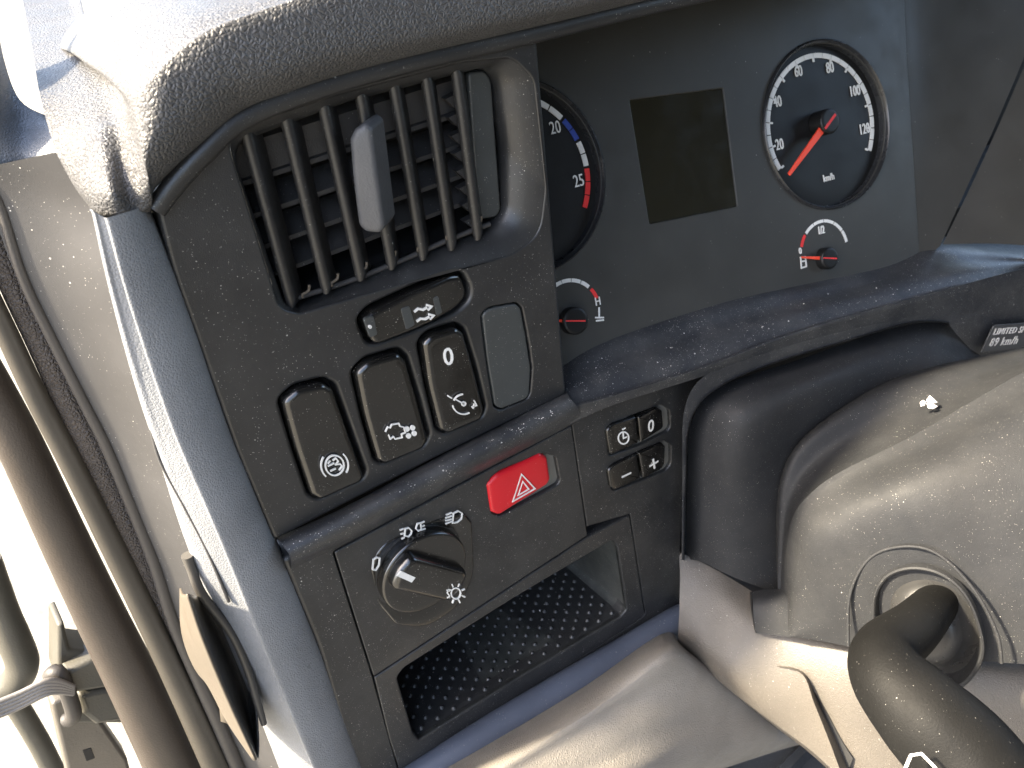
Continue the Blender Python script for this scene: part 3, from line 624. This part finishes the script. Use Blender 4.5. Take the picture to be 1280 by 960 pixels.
# hood around the cluster: top, right cheek
hood = thing('cluster_hood', P(1150, 320, 0), 'smooth black hood that curves round the top and right of the instruments', 'hood')
surf('hood_roof', [[CF.w(*CF.uv(600, 20), -.002), CF.w(*CF.uv(800, -10), -.002), CF.w(*CF.uv(1000, -45), -.002), CF.w(*CF.uv(1128, -60), -.002)],
                   [P(640, 30, .05), P(800, -15, .045), P(1000, -60, .04), P(1160, -90, .03)],
                   [P(672, 42, .006), P(800, 10, .006), P(1000, -35, .006), P(1300, -100, .006)]], M_FACE, hood, n=5)
cor = [CF.uv(1128, -60), CF.uv(1131, 30), CF.uv(1137, 150), CF.uv(1145, 250), CF.uv(1150, 320)]
surf('hood_cheek', [[CF.w(*p, -.0005) for p in cor],
                    [CF.w(*CF.uv(1170, -70), .004), CF.w(*CF.uv(1168, 30), .004), CF.w(*CF.uv(1166, 150), .004), CF.w(*CF.uv(1160, 250), .003), CF.w(*CF.uv(1158, 319), .002)],
                    [CF.w(*CF.uv(1290, -60), .03), CF.w(*CF.uv(1262, 30), .03), CF.w(*CF.uv(1222, 150), .022), CF.w(*CF.uv(1190, 245), .012), CF.w(*CF.uv(1168, 308), .006)]], M_FACE, hood, n=6)
e2 = [(1297, -60), (1268, 28), (1228, 146), (1195, 243), (1171, 306)]
surf('hood_side', [[CF.w(*CF.uv(*p), h) for p, h in zip(e2, (.030, .030, .022, .012, .006))],
                   [CF.w(*CF.uv(p[0] + 60, p[1] + 4), h + .035) for p, h in zip(e2, (.03, .03, .022, .012, .006))],
                   [CF.w(*CF.uv(p[0] + 200, p[1] + 30), h + .10) for p, h in zip(e2, (.03, .03, .022, .012, .006))]], M_FACE, hood, n=6)
# ------------------------------------------------------------------ shelf and fascia round the column
shf = thing('cluster_shelf', P(880, 470, 0), 'dusty black shelf below the instruments, rolling over into the fascia round the steering column', 'shelf')
backp = [(696, 462), (760, 425), (902, 378), (1010, 354), (1110, 332), (1168, 308), (1225, 318), (1300, 331)]
BK = [CF.w(*CF.uv(*p), -.001) for p in backp[:6]] + [CF.w(*CF.uv(1225, 318), .02), CF.w(*CF.uv(1300, 331), .05)]
lip = [(703, 505), (765, 488), (880, 452), (975, 416), (1060, 390), (1150, 366), (1240, 343), (1320, 325)]
def lipy(px): return np.interp(px, [700, 800, 900, 1000, 1150, 1320], [-.003, -.012, -.024, -.036, -.055, -.075])
LP = [P(x, y, lipy(x)) for x, y in lip]
arch = [(712, 530), (770, 505), (880, 470), (975, 437), (1060, 414), (1150, 398), (1240, 400), (1320, 400)]
AR = [P(x, y, lipy(x) - .002) for x, y in arch]
mid_ = [a * .25 + b * .75 + np.array((0, 0, .001)) for a, b in zip(BK, LP)]
surf('shelf_top', [[a + np.array((0, .06, .0)) for a in BK], BK, [a * .6 + b * .4 for a, b in zip(BK, LP)], mid_, [a + np.array((0, 0, -.003)) for a in LP], [P(x, y + 7, lipy(x) - .004) for x, y in lip], AR], M_SHELF, shf, n=6, nr=4)
# fascia between lip and column opening
fl = [(712, 524), (800, 494), (880, 466), (975, 433), (1060, 411), (1150, 395), (1240, 396), (1320, 397)]
fb = [(855, 700), (857, 600), (862, 528), (893, 487), (960, 456), (1060, 425), (1140, 403), (1188, 403)]
ft = [(852, 700), (853, 600), (856, 510), (886, 466), (952, 441), (1060, 411), (1145, 396), (1190, 391)]
surf('column_fascia', [[P(x, y, lipy(x) - .0022) for x, y in ft], [P(x, y, lipy(x) - .0022) for x, y in [((a[0] + b[0]) / 2, (a[1] + b[1]) / 2) for a, b in zip(ft, fb)]],
                       [P(x, y, lipy(x) - .0018) for x, y in fb], [P(x, y, lipy(x) - .001) for x, y in fb], [P(x + 1, y + 1, lipy(x) + .03) for x, y in fb]], M_SHELF, shf, n=6)
surf('right_fascia', [[P(x, y, lipy(x) - .0022) for x, y in ((1186, 390), (1240, 388), (1340, 384))], [P(x, y, lipy(x) - .0022) for x, y in ((1188, 408), (1240, 414), (1340, 420))],
                      [P(x, y, lipy(x) - .0022) for x, y in ((1222, 446), (1262, 460), (1340, 475))]], M_SHELF, shf, n=5)
# speed label
lf = Frame(P(1227, 440, lipy(1235) - .006), P(1300, 403, lipy(1300) - .008) - P(1232, 408, lipy(1232) - .006), P(1232, 408, lipy(1232) - .006) - P(1227, 440, lipy(1235) - .006))
lb = thing('speed_label', lf.o, 'small dark grey sticker reading LIMITED SPEED 89 km/h at the right edge', 'label')
o = lf.uv(1226, 440); c1 = lf.uv(1231, 407); w_ = .10; hh_ = c1[1] - o[1]
stk = plate('sticker', lf, rpoly([o, (o[0] + w_, o[1]), (o[0] + w_, c1[1]), (o[0] + .001, c1[1])], [.0005, .004, .004, .004]), [], 0.0006, .001, .0002, M_LABEL, lb)
text('label_text', lf, 'LIMITED SPEED', (o[0] + .0055, o[1] + hh_ * .74), hh_ * .33, M_WHITE, stk, .0006, sx=1.0, al='LEFT', bold=.00004)
text('label_text', lf, '89 km/h', (o[0] + .0075, o[1] + hh_ * .34), hh_ * .44, M_WHITE, stk, .0006, sx=1.0, al='LEFT', bold=.00002)
# ================================================================== STEERING COLUMN
col = thing('steering_column_cover', P(950, 740, -.05), 'dusty dark plastic steering column cover with stepped upper shell and brown grey lower shell', 'column cover')
S = lambda rows, dep: [[P(x, y, dd) for (x, y), dd in zip(r, dp)] for r, dp in zip(rows, dep)]
ST = lambda rows, dep: [[T(x, y, dd) for (x, y), dd in zip(r, dp)] for r, dp in zip(rows, dep)]
# rear upper shell (nearest the dash)
surf('rear_shell', ST(
 [[(857, 700), (859, 620), (864, 530), (900, 484), (1000, 449), (1090, 418), (1150, 404), (1190, 408), (1232, 445)],
  [(876, 702), (876, 625), (884, 545), (920, 498), (1010, 463), (1092, 434), (1150, 420), (1188, 425), (1232, 452)],
  [(918, 722), (918, 650), (925, 575), (955, 525), (1020, 485), (1100, 455), (1155, 440), (1190, 440), (1232, 460)],
  [(980, 745), (980, 690), (985, 620), (1005, 565), (1050, 520), (1110, 485), (1165, 465), (1200, 455), (1236, 468)],
  [(1000, 750), (1000, 700), (1005, 630), (1020, 580), (1060, 535), (1120, 500), (1170, 480), (1205, 470), (1240, 475)]],
 [[.763, .715, .67, .66, .685, .72, .74, .76, .80],
  [.735, .70, .655, .64, .665, .70, .725, .745, .79],
  [.72, .69, .65, .635, .65, .69, .715, .735, .785],
  [.735, .72, .70, .69, .685, .70, .715, .735, .78],
  [.75, .74, .72, .705, .70, .715, .73, .75, .80]]), M_SHROUD, col, n=6)
# front upper shell: raised band then main surface
bandrow = [(980, 742), (982, 700), (990, 650), (1010, 620), (1050, 590), (1144, 543), (1280, 465), (1340, 447)]
surf('front_shell_band', ST(
 [[(974, 742), (970, 690), (974, 600), (1008, 540), (1095, 483), (1160, 460), (1222, 446), (1320, 425)],
  [(972, 742), (972, 690), (978, 602), (1013, 546), (1098, 490), (1162, 468), (1228, 453), (1320, 432)],
  [(976, 742), (978, 690), (990, 620), (1028, 570), (1118, 520), (1180, 492), (1250, 462), (1330, 440)],
  bandrow],
 [[.735, .72, .70, .69, .70, .71, .73, .78],
  [.705, .69, .67, .66, .665, .67, .685, .735],
  [.700, .684, .664, .657, .652, .650, .663, .70],
  [.690, .670, .645, .633, .624, .618, .625, .65]]), M_SHROUD, col, n=6)
surf('front_shell', ST(
 [bandrow,
  [(984, 750), (988, 708), (997, 660), (1020, 630), (1065, 600), (1160, 556), (1290, 482), (1360, 465)],
  [(985, 780), (1000, 735), (1020, 690), (1060, 655), (1110, 625), (1190, 585), (1310, 530), (1400, 500)],
  [(986, 795), (1015, 780), (1060, 750), (1100, 715), (1160, 685), (1250, 660), (1340, 640), (1440, 620)],
  [(987, 796), (1020, 800), (1080, 812), (1140, 820), (1210, 826), (1280, 830), (1360, 835), (1440, 840)]],
 [[.690, .670, .645, .633, .624, .618, .625, .65],
  [.681, .660, .637, .627, .617, .608, .611, .622],
  [.674, .648, .622, .603, .588, .575, .568, .570],
  [.670, .650, .622, .602, .582, .562, .550, .545],
  [.670, .655, .632, .612, .592, .575, .562, .555]]), M_SHROUD, col, n=6)
# left skirt of the front shell with its square corner
surf('shell_corner', ST(
 [[(939, 740), (955, 737), (972, 736), (984, 734)], [(941, 752), (958, 750), (975, 748), (988, 748)], [(942, 770), (958, 770), (976, 770), (990, 770)], [(945, 791), (960, 793), (976, 795), (990, 797)]],
 [[.712, .708, .702, .690], [.698, .692, .686, .676], [.694, .688, .681, .672], [.696, .689, .682, .672]]), M_SHROUD, col, n=5)
surf('shell_corner_side', ST([[(937, 740), (938, 765), (943, 793)], [(939, 740), (941, 766), (945, 791)]], [[.74, .74, .74], [.712, .695, .696]]), M_SHROUD, col, n=4)
# lower shell, brown grey
LR = [[(849, 690), (895, 712), (938, 738), (975, 760), (1060, 790), (1150, 810), (1300, 825), (1420, 830)],
  [(850, 730), (890, 750), (935, 780), (985, 800), (1070, 815), (1160, 832), (1300, 850), (1420, 860)],
  [(848, 790), (885, 815), (925, 845), (985, 860), (1060, 870), (1160, 890), (1320, 900), (1430, 910)],
  [(846, 803), (905, 856), (965, 902), (1010, 935), (1080, 990), (1180, 1010), (1330, 1020), (1440, 1030)]]
LT = [[.755, .745, .735, .72, .69, .66, .63, .62], [.748, .735, .715, .700, .668, .645, .62, .61], [.745, .728, .712, .698, .668, .645, .615, .60], [.755, .738, .722, .706, .68, .66, .63, .62]]
surf('lower_shell', ST(LR, LT), M_SHROUD2, col, n=6)
surf('lower_shell_side', ST([LR[3], [(x - 4, y + 1) for x, y in LR[3]]], [LT[3], [t + .1 for t in LT[3]]]), M_SHROUD2, col, n=4)
surf('lower_shell_gap_dark', ST([LR[0], [(x, y - 60) for x, y in LR[0]]], [LT[0], [t + .05 for t in LT[0]]]), M_DEEP, col, n=4)  # added dark sheet, fills the shaded gap between fascia and lower shell
surf('shell_tab', [[T(971, 832, .699), T(1004, 840, .689), T(1024, 880, .683), T(1050, 930, .683), T(1075, 985, .679)],
                   [T(971, 833, .698), T(1003, 843, .682), T(1018, 880, .672), T(1038, 930, .668), T(1058, 985, .66)]], M_SHROUD2, col, n=5)
surf('tab_gap', [[T(1006, 846, .686), T(1028, 882, .680), T(1052, 925, .678), T(1066, 948, .674)], [T(1016, 868, .688), T(1033, 905, .682), T(1044, 940, .681), T(1056, 975, .678)]], M_DEEP, col, n=5)
# ------------------------------------------------------------------ stalk and its boot
stf = Frame(T(1145, 765, .589), T(1225, 765, .565) - T(1085, 765, .611), T(1145, 695, .582) - T(1145, 765, .589))
st = thing('control_stalk', T(1145, 775, .55), 'thick dusty black control stalk bending out of a round boot in the column cover', 'stalk')
outer_r = cr([stf.uv(*p) for p in [(1060, 808), (1062, 745), (1085, 700), (1125, 684), (1170, 692), (1215, 735), (1245, 790), (1252, 830)]], 8)
sweep('boot_seam', [stf.w(*q, -.001) for q in outer_r], .0012, M_SHROUD, st, n=10, smooth=1, flat=1.0, up=tuple(stf.n))
rimp = [(1091, 770), (1094, 740), (1110, 718), (1140, 709), (1175, 716), (1205, 740), (1224, 780), (1228, 822), (1200, 860), (1150, 860), (1110, 830)]
cp = cr([np.array(stf.uv(*p)) for p in rimp + rimp[:1]], 6)[:-1]
cc_ = sum(cp) / len(cp)
loft('boot_ring', [[stf.w(*(cc_ + (q - cc_) * s), hh) for q in cp] for s, hh in ((1.03, -.004), (1.01, .0006), (.98, .0014), (.95, .0004), (.92, -.008), (.87, -.02))], M_SHROUD, st)
loft('boot', [[stf.w(*(cc_ + (q - cc_) * s), hh) for q in cp] for s, hh in ((.90, -.016), (.80, -.014), (.66, -.005), (.62, -.001), (.45, .003), (.05, .004))], M_BOOT, st)
sarm = sweep('stalk_arm', [T(1172, 752, .590), T(1145, 782, .552), T(1108, 815, .527), T(1112, 846, .507), T(1150, 890, .490), T(1198, 940, .48), T(1240, 1000, .47), T(1270, 1060, .46)],
      [.0145, .0170, .0205, .0240, .0285, .032, .034, .034], M_STALK, st, n=32, smooth=8, up=(-.4, -.7, .5))
sF = Frame(T(1150, 955, .446), T(1180, 955, .446) - T(1120, 955, .446), T(1150, 930, .450) - T(1150, 955, .446))
strokes('stalk_mark', sF, [[(1128, 970), (1139, 944), (1152, 942), (1168, 958), (1178, 972)]], .0014, .0, M_WHITE, sarm)
# ------------------------------------------------------------------ petals and crumbs
pt = thing('dried_petal', T(1161, 510, .632), 'small white dried petals lying on top of the column cover', 'petal')
for pts in ([(1150, 503), (1154, 500), (1158, 502), (1156, 507), (1151, 508)], [(1158, 500), (1162, 494), (1168, 499), (1172, 503), (1165, 504), (1159, 503)], [(1158, 504), (1165, 504), (1172, 508), (1166, 511), (1160, 510)]):
    V = [T(x, y, .630 + random.uniform(-.003, .0)) for x, y in pts]; c = sum(V) / len(V) + np.array((0, -.001, .001)); n_ = len(V)
    mesh_obj('petal', V + [c], [(i, (i + 1) % n_, n_) for i in range(n_)], M_PETAL, pt)
# ================================================================== DASHBOARD TOP PAD
padt = thing('dashboard_top_pad', P(190, 260, 0), 'black leather grained dashboard top pad, sunlit above, with a bulging left corner', 'dashboard pad')
bot = [(117, 266), (127, 271), (150, 272), (170, 270), (189, 262), (192, 238), (215, 213), (252, 180), (303, 139), (360, 117), (420, 97), (520, 70), (620, 46), (700, 27), (800, 3), (950, -35), (1150, -85), (1400, -150)]
by = [.02, .006, -.002, -.002, -.001, -.002, -.003, -.003, -.003, -.003, -.003, -.003, -.003, -.003, -.003, -.003, -.003, -.003]
md = [(92, 232), (106, 235), (135, 235), (160, 228), (180, 215), (180, 190), (202, 165), (238, 132), (280, 100), (345, 82), (410, 62), (520, 38), (620, 17), (700, 0), (800, -25), (950, -62), (1150, -115), (1400, -182)]
my = [.034, .012, -.008, -.002, -.012, -.018, -.02, -.02, -.02, -.02, -.02, -.02, -.02, -.02, -.02, -.02, -.02, -.02]
tp = [(70, 190), (92, 185), (122, 172), (148, 160), (160, 150), (168, 135), (190, 108), (225, 72), (268, 42), (335, 18), (405, -4), (520, -36), (620, -62), (700, -80), (800, -106), (950, -140), (1150, -190), (1400, -260)]
ty = [.05, .034, .018, .020, .008, -.010] + [-.0185] * 12
r0 = [P(x, y, d_ + .02) for (x, y), d_ in zip(bot, by)]; r1 = [P(x, y, d_) for (x, y), d_ in zip(bot, by)]; r2 = [P(x, y, d_) for (x, y), d_ in zip(md, my)]; r3 = [P(x, y, d_) for (x, y), d_ in zip(tp, ty)]
r3b = [p + np.array((0, .006, .0022)) for p in r3]; r4 = [p + np.array((0, .03, .005)) for i, p in enumerate(r3)]
r5 = [p + np.array((.02 * max(0, 5 - i) / 5, .10, .006)) for i, p in enumerate(r3)]; r6 = [p + np.array((.05 * max(0, 5 - i) / 5, .25, .0)) for i, p in enumerate(r3)]
r7 = [p + np.array((.12 * max(0, 5 - i) / 5, .6, -.05)) for i, p in enumerate(r3)]
r4[:5] = [P(x, y, d_) for x, y, d_ in ((60, 158, .07), (84, 150, .06), (112, 138, .055), (134, 126, .055), (150, 112, .045))]; r3b[:5] = [a * .5 + b * .5 for a, b in zip(r3[:5], r4[:5])]
r5[:5] = [P(x, y, .12) for x, y in ((48, 110), (70, 105), (95, 95), (118, 85), (135, 75))]
r6[:5] = [P(x, y, .25) for x, y in ((38, 50), (58, 45), (78, 40), (95, 35), (108, 30))]
r7[:5] = [P(x, y, .60) for x, y in ((20, -40), (45, -40), (60, -40), (75, -40), (90, -40))]
surf('pad_skin', [r0, r1, [a * .65 + b * .35 + np.array((0, -.004, 0)) for a, b in zip(r1, r2)], r2, r3, r3b, r4, r5, r6, r7], M_PAD, padt, n=6, nr=5)
# ================================================================== LEFT PILLAR TRIM
pil = thing('pillar_trim', P(440, 960, 0), 'light grey grained trim strip along the left edge of the dashboard', 'pillar trim')
right = [(187, 259), (190, 266), (219, 338), (248, 417), (275, 497), (298, 560), (350, 685), (401, 810), (438, 914), (475, 1010)]
ridge = [(130, 273), (133, 280), (152, 350), (173, 417), (200, 497), (224, 560), (278, 685), (328, 810), (371, 914), (412, 1010)]
left = [(113, 263), (117, 270), (132, 338), (152, 417), (175, 497), (196, 560), (237, 685), (290, 810), (333, 914), (370, 1010)]
mR = [(r[0] * .55 + d_[0] * .45, r[1] * .55 + d_[1] * .45) for r, d_ in zip(right, ridge)]
surf('strip_face', [[P(x, y, .016) for x, y in right], [P(x - 4, y, .000) for x, y in right], [P(x, y, -.010) for x, y in mR], [P(x + 5, y, -.0135) for x, y in ridge], [P(x, y, -.011) for x, y in ridge]], M_TRIM, pil, n=6)
ly = [-.009, -.009, -.009, -.008, -.006, -.003, .004, .010, .015, .019]
surf('strip_side', [[P(x, y, -.011) for x, y in ridge], [P(a[0] * .5 + b[0] * .5, a[1] * .5 + b[1] * .5, -.011 + (d_ + .011) * .42) for a, b, d_ in zip(ridge, left, ly)],
                    [P(x, y, d_) for (x, y), d_ in zip(left, ly)], [P(x - 1, y, d_ + .012) for (x, y), d_ in zip(left, ly)], [P(x + 3, y, .066) for x, y in left]], M_TRIM, pil, n=12, nr=10)
sweep('seam_gap_line', [P(188, 530, -.003), P(200, 575, -.002), P(230, 632, -.003), P(260, 690, -.004), P(286, 752, -.006)], .0010, M_GREY, pil, n=8)  # thin dark tube drawn in place of the shaded line gap
# ------------------------------------------------------------------ grey inner panel
gp_ = thing('inner_side_panel', P(220, 760, .07), 'smooth grey inner panel between the pillar trim and the door seals', 'side panel')
gl = [(-50, 216), (-17, 250), (22, 350), (65, 438), (105, 512), (132, 565), (165, 648), (190, 710), (218, 795), (278, 915), (316, 1010)]
gr = [(80, 188), (128, 262), (138, 338), (160, 417), (180, 497), (202, 560), (245, 685), (265, 730), (298, 810), (341, 914), (380, 1010)]
surf('panel_sheet', [[P(x, y, .10) for x, y in gl], [P((a[0] + b[0]) / 2, (a[1] + b[1]) / 2, .085) for a, b in zip(gl, gr)], [P(x, y, .062) for x, y in gr]], M_GREY, gp_, n=5)
# corner block behind the pad at top left
cb = thing('door_corner_trim', P(30, 200, .08), 'grained grey corner trim at the upper left behind the dashboard pad', 'trim')
surf('corner_skin', [[P(-60, -60, .18), P(-14, -20, .18), P(4, 70, .16), P(25, 125, .14), P(62, 146, .13)], [P(-60, 60, .12), P(-20, 70, .12), P(0, 130, .12), P(30, 160, .12), P(64, 162, .11)],
                     [P(-60, 190, .10), P(-20, 195, .10), P(10, 200, .10), P(40, 196, .10), P(85, 190, .085)], [P(-60, 225, .11), P(-20, 225, .11), P(10, 212, .11), P(50, 205, .11), P(90, 198, .09)]], M_TRIM, cb, n=6)
# ------------------------------------------------------------------ door seals and frame
def pxr(px, py, y, w_): return np.linalg.norm(P(px + w_ / 2, py, y) - P(px - w_ / 2, py, y)) * .5 * .93
def tube(name, pts, y, w_, m, label, cat, group=None, flat=1.0):
    path = [P(a, b, y) for a, b in pts]; o = sweep(name, path, [pxr(a, b, y, w_) for a, b in pts], m, None, n=20, smooth=6, flat=flat); return props(o, label, cat, group)
tube('edge_seal', [(-40, 180), (-2, 250), (28, 345), (70, 433), (108, 508), (134, 560), (169, 643), (194, 706), (222, 790), (276, 910), (315, 1000)], .098, 17, M_SEALDARK, 'thin dark rubber seal bordering the smooth grey panel', 'door seal', 'door seals')
tube('fabric_seal', [(-50, 190), (-24, 250), (8, 340), (50, 430), (86, 508), (112, 560), (150, 643), (178, 706), (212, 790), (262, 900), (305, 1000)], .108, 37, M_SEALTEX, 'broad grained seal just left of the thin dark rubber seal', 'door seal', 'door seals', .6)
tube('smooth_seal', [(-60, 250), (-25, 345), (10, 420), (46, 497), (79, 560), (110, 620), (142, 685), (184, 770), (222, 850), (268, 950), (300, 1020)], .105, 33, M_SEAL, 'smooth olive grey seal right beside the bright gap', 'door seal', 'door seals')
tube('door_frame', [(-110, 300), (-60, 400), (-15, 480), (27, 560), (78, 670), (126, 770), (166, 850), (212, 945), (250, 1030)], .13, 66, M_SEALBROWN, 'broad brown door frame tube crossing the lower left corner', 'door frame', None, .8)
# ------------------------------------------------------------------ bent flap
fp = thing('bent_trim_flap', P(310, 900, -0.0040), 'dark pointed leaf shaped trim flap standing off the pillar trim', 'trim flap')
surf('flap_inner', [[P(236, 742, -0.0140), P(252, 790, -0.0140), P(272, 840, -0.0140), P(296, 895, -0.0140), P(321, 948, -0.0190)],
                    [P(246, 745, 0.0160), P(275, 795, 0.0210), P(295, 840, 0.0210), P(310, 890, 0.0160), P(321, 946, -0.0140)],
                    [P(255, 742, 0.0110), P(287, 790, 0.0110), P(307, 835, 0.0110), P(319, 885, 0.0060), P(323, 948, -0.0140)]], M_FLAP, fp, n=6, thick=.0012)
surf('flap_outer', [[P(236, 742, -0.0145), P(252, 790, -0.0145), P(272, 840, -0.0145), P(296, 895, -0.0145), P(321, 949, -0.0195)],
                    [P(230, 742, 0.0010), P(240, 795, 0.0060), P(258, 838, 0.0060), P(282, 895, 0.0010), P(318, 949, -0.0160)],
                    [P(227, 735, 0.0160), P(229, 790, 0.0260), P(246, 836, 0.0260), P(274, 870, 0.0260), P(316, 946, -0.0040)]], M_FLAPOUT, fp, n=6, thick=.0012)
sweep('flap_rod', [P(234, 694, 0.0060), P(240, 712, 0.0060), P(252, 742, 0.0040), P(288, 790, 0.0020), P(309, 836, 0.0000), P(321, 875, -0.0040), P(330, 905, -0.0080)], [.0035, .003, .0028, .0026, .0026, .0026, .002], M_FLAP, fp, n=12)
surf('flap_flange', [[P(270, 848, 0.0310), P(276, 902, 0.0310)], [P(290, 850, 0.0260), P(300, 910, 0.0210)]], M_FLAPOUT, fp, n=3, thick=.0012)
# ------------------------------------------------------------------ latch hardware
la = thing('door_latch', P(110, 880, .17), 'grey plastic door latch housing beside the brown frame', 'latch')
LF = Frame(P(110, 860, .17), (1, .1, 0), (0, 0, 1))
def bx(name, pix, h, th, bev, m, par, r=.004): return plate(name, LF, rpoly(pl(LF, pix, h), r), [], h, th, bev, m, par)
bx('latch_plate', [(72, 782), (80, 778), (88, 812), (128, 816), (150, 870), (170, 905), (90, 905), (72, 850)], .0, .03, .003, M_LATCH, la)
bx('latch_lid', [(80, 842), (126, 818), (150, 828), (152, 858), (90, 868)], .012, .02, .004, M_LATCH, la)
bx('latch_base', [(96, 868), (150, 858), (170, 900), (120, 908), (104, 895)], .010, .02, .005, M_LATCH, la)
bx('latch_bracket', [(64, 880), (100, 862), (160, 950), (170, 990), (90, 990)], -.004, .02, .003, M_CHROME, la)
bx('bracket_hole', [(103, 938), (114, 935), (119, 948), (108, 952)], -.0035, .004, .0005, M_DEEP, la, .001)
sweep('latch_hinge', [P(62, 846, .16), P(74, 842, .155), P(92, 890, .155), P(84, 900, .16)], .006, M_SEALDARK, la, n=10)
sp_ = thing('check_strap', P(30, 880, .15), 'ribbed pale rubber strap running from the latch out to the left edge', 'strap')
for k_ in range(5):
    o_ = k_ * 4.6; sweep('strap_rib', [P(-30, 888 + o_, .15), P(20, 868 + o_, .148), P(62, 850 + o_ * .9, .146), P(92, 858 + o_ * .5, .15)], .0021, M_STRAP, sp_, n=8, flat=.8)
gh = props(sweep('grab_handle', [P(-20, 700, .24), P(4, 765, .24), P(18, 800, .24), P(28, 830, .24), P(18, 852, .245), P(-10, 870, .25)], [.012, .012, .013, .013, .013, .012], M_LATCH, None, n=16), 'curved tan handle end at the left edge above the strap', 'handle')
rd = props(sweep('latch_rod', [P(20, 880, .22), P(50, 930, .22), P(80, 990, .22)], .009, M_LATCH, None, n=14), 'slanting grey rod under the ribbed strap at the lower left', 'rod')
# ================================================================== KNEE PANEL AND FLOOR
kn = thing('knee_panel', P(860, 940, .0), 'grained brown grey knee panel under the lower edge bar, lit by the sun', 'knee panel')
surf('knee_skin', [[P(500, 960, .03), P(600, 900, .03), P(720, 830, .03), P(820, 780, .03), P(850, 775, .03)],
                   [P(560, 985, -.050), P(660, 925, -.050), P(750, 868, -.050), P(832, 806, -.050), P(850, 803, -.03)],
                   [P(580, 1003, -.066), P(690, 941, -.066), P(788, 880, -.066), P(875, 835, -.066), P(895, 842, -.04)],
                   [P(605, 1020, -.082), P(735, 960, -.082), P(838, 905, -.082), P(945, 882, -.080), P(965, 896, -.05)],
                   [P(620, 1040, -.095), P(770, 985, -.095), P(880, 960, -.095), P(1000, 924, -.092), P(1012, 935, -.06)],
                   [P(630, 1050, -.03), P(780, 1000, -.03), P(890, 965, -.03), P(1005, 930, -.03), P(1020, 940, -.02)]], M_KNEE, kn, n=6)
fm = mesh_obj('floor', [(-.25, -1.7, -.75), (2.1, -1.7, -.75), (2.1, .62, -.75), (-.25, .62, -.75)], [(0, 1, 2, 3)], M_MAT, smooth=False); props(fm, kind='structure')
for k_ in range(10):
    y0 = -.4 + k_ * .06; o_ = mesh_obj('mat_rib', [(-.2, y0, -.749), (1.1, y0 + .1, -.749), (1.1, y0 + .12, -.749), (-.2, y0 + .02, -.749), (-.2, y0 + .005, -.738), (1.1, y0 + .105, -.738), (1.1, y0 + .115, -.738), (-.2, y0 + .015, -.738)],
            [(0, 4, 5, 1), (4, 7, 6, 5), (7, 3, 2, 6), (0, 3, 7, 4), (1, 5, 6, 2)], M_MAT, fm, smooth=False)
# added black boxes behind the skins: keep gaps dark, block light from behind
box('column_gap_backing', (.20, .02, -.45), (.9, .1, -.10), M_DEEP, col)
dc = mesh_obj('dash_gap_backing', [(-.128, .12, -.42), (.9, .12, -.42), (.9, .12, .13), (-.128, .12, .13), (-.128, .5, -.42), (.9, .5, -.42), (.9, .5, .13), (-.128, .5, .13)],
              [(0, 1, 2, 3), (4, 7, 6, 5), (0, 3, 7, 4), (1, 5, 6, 2), (3, 2, 6, 7), (0, 4, 5, 1)], M_DEEP, pan, smooth=False)

# ------------------------------------------------------------------ crumbs and lint
CV = []; CFc = []
def crumb(p, r):
    b = len(CV); a = random.uniform(0, 6.28)
    for k_ in range(4): CV.append(np.array(p) + np.array((math.cos(a + k_ * 1.57) * r * random.uniform(.5, 1.2), math.sin(a + k_ * 1.57) * r * random.uniform(.5, 1.2), random.uniform(-.2, .3) * r)))
    CV.append(np.array(p) + np.array((0, 0, r * .8))); CFc.extend([(b, b + 1, b + 4), (b + 1, b + 2, b + 4), (b + 2, b + 3, b + 4), (b + 3, b, b + 4)])
for _ in range(80):
    i = random.uniform(0, 4.9); k_ = int(i); f_ = i - k_; s_ = random.uniform(.15, .95) ** .6
    a = BK[k_] * (1 - f_) + BK[k_ + 1] * f_; b = LP[k_] * (1 - f_) + LP[k_ + 1] * f_
    crumb(a * (1 - s_) + b * s_ + np.array((0, 0, .0012)), random.choice((.00025, .0003, .0004, .0005, .0008)))
for _ in range(14): crumb(Ft.w(random.uniform(.01, W_ - .01), random.uniform(.002, .08), .001), random.choice((.0004, .0005, .0007, .0011)))
for _ in range(40):
    u_ = random.random(); crumb(P(430 + 270 * u_, 652 - 140 * u_ + random.uniform(-6, 4), -.0145), random.choice((.0003, .0004, .0006)))
cr_ = mesh_obj('dust_crumbs', CV, CFc, M_SPECK, smooth=False); props(cr_, 'tiny pale crumbs and lint scattered on the shelf, ledge and tray', kind='stuff')
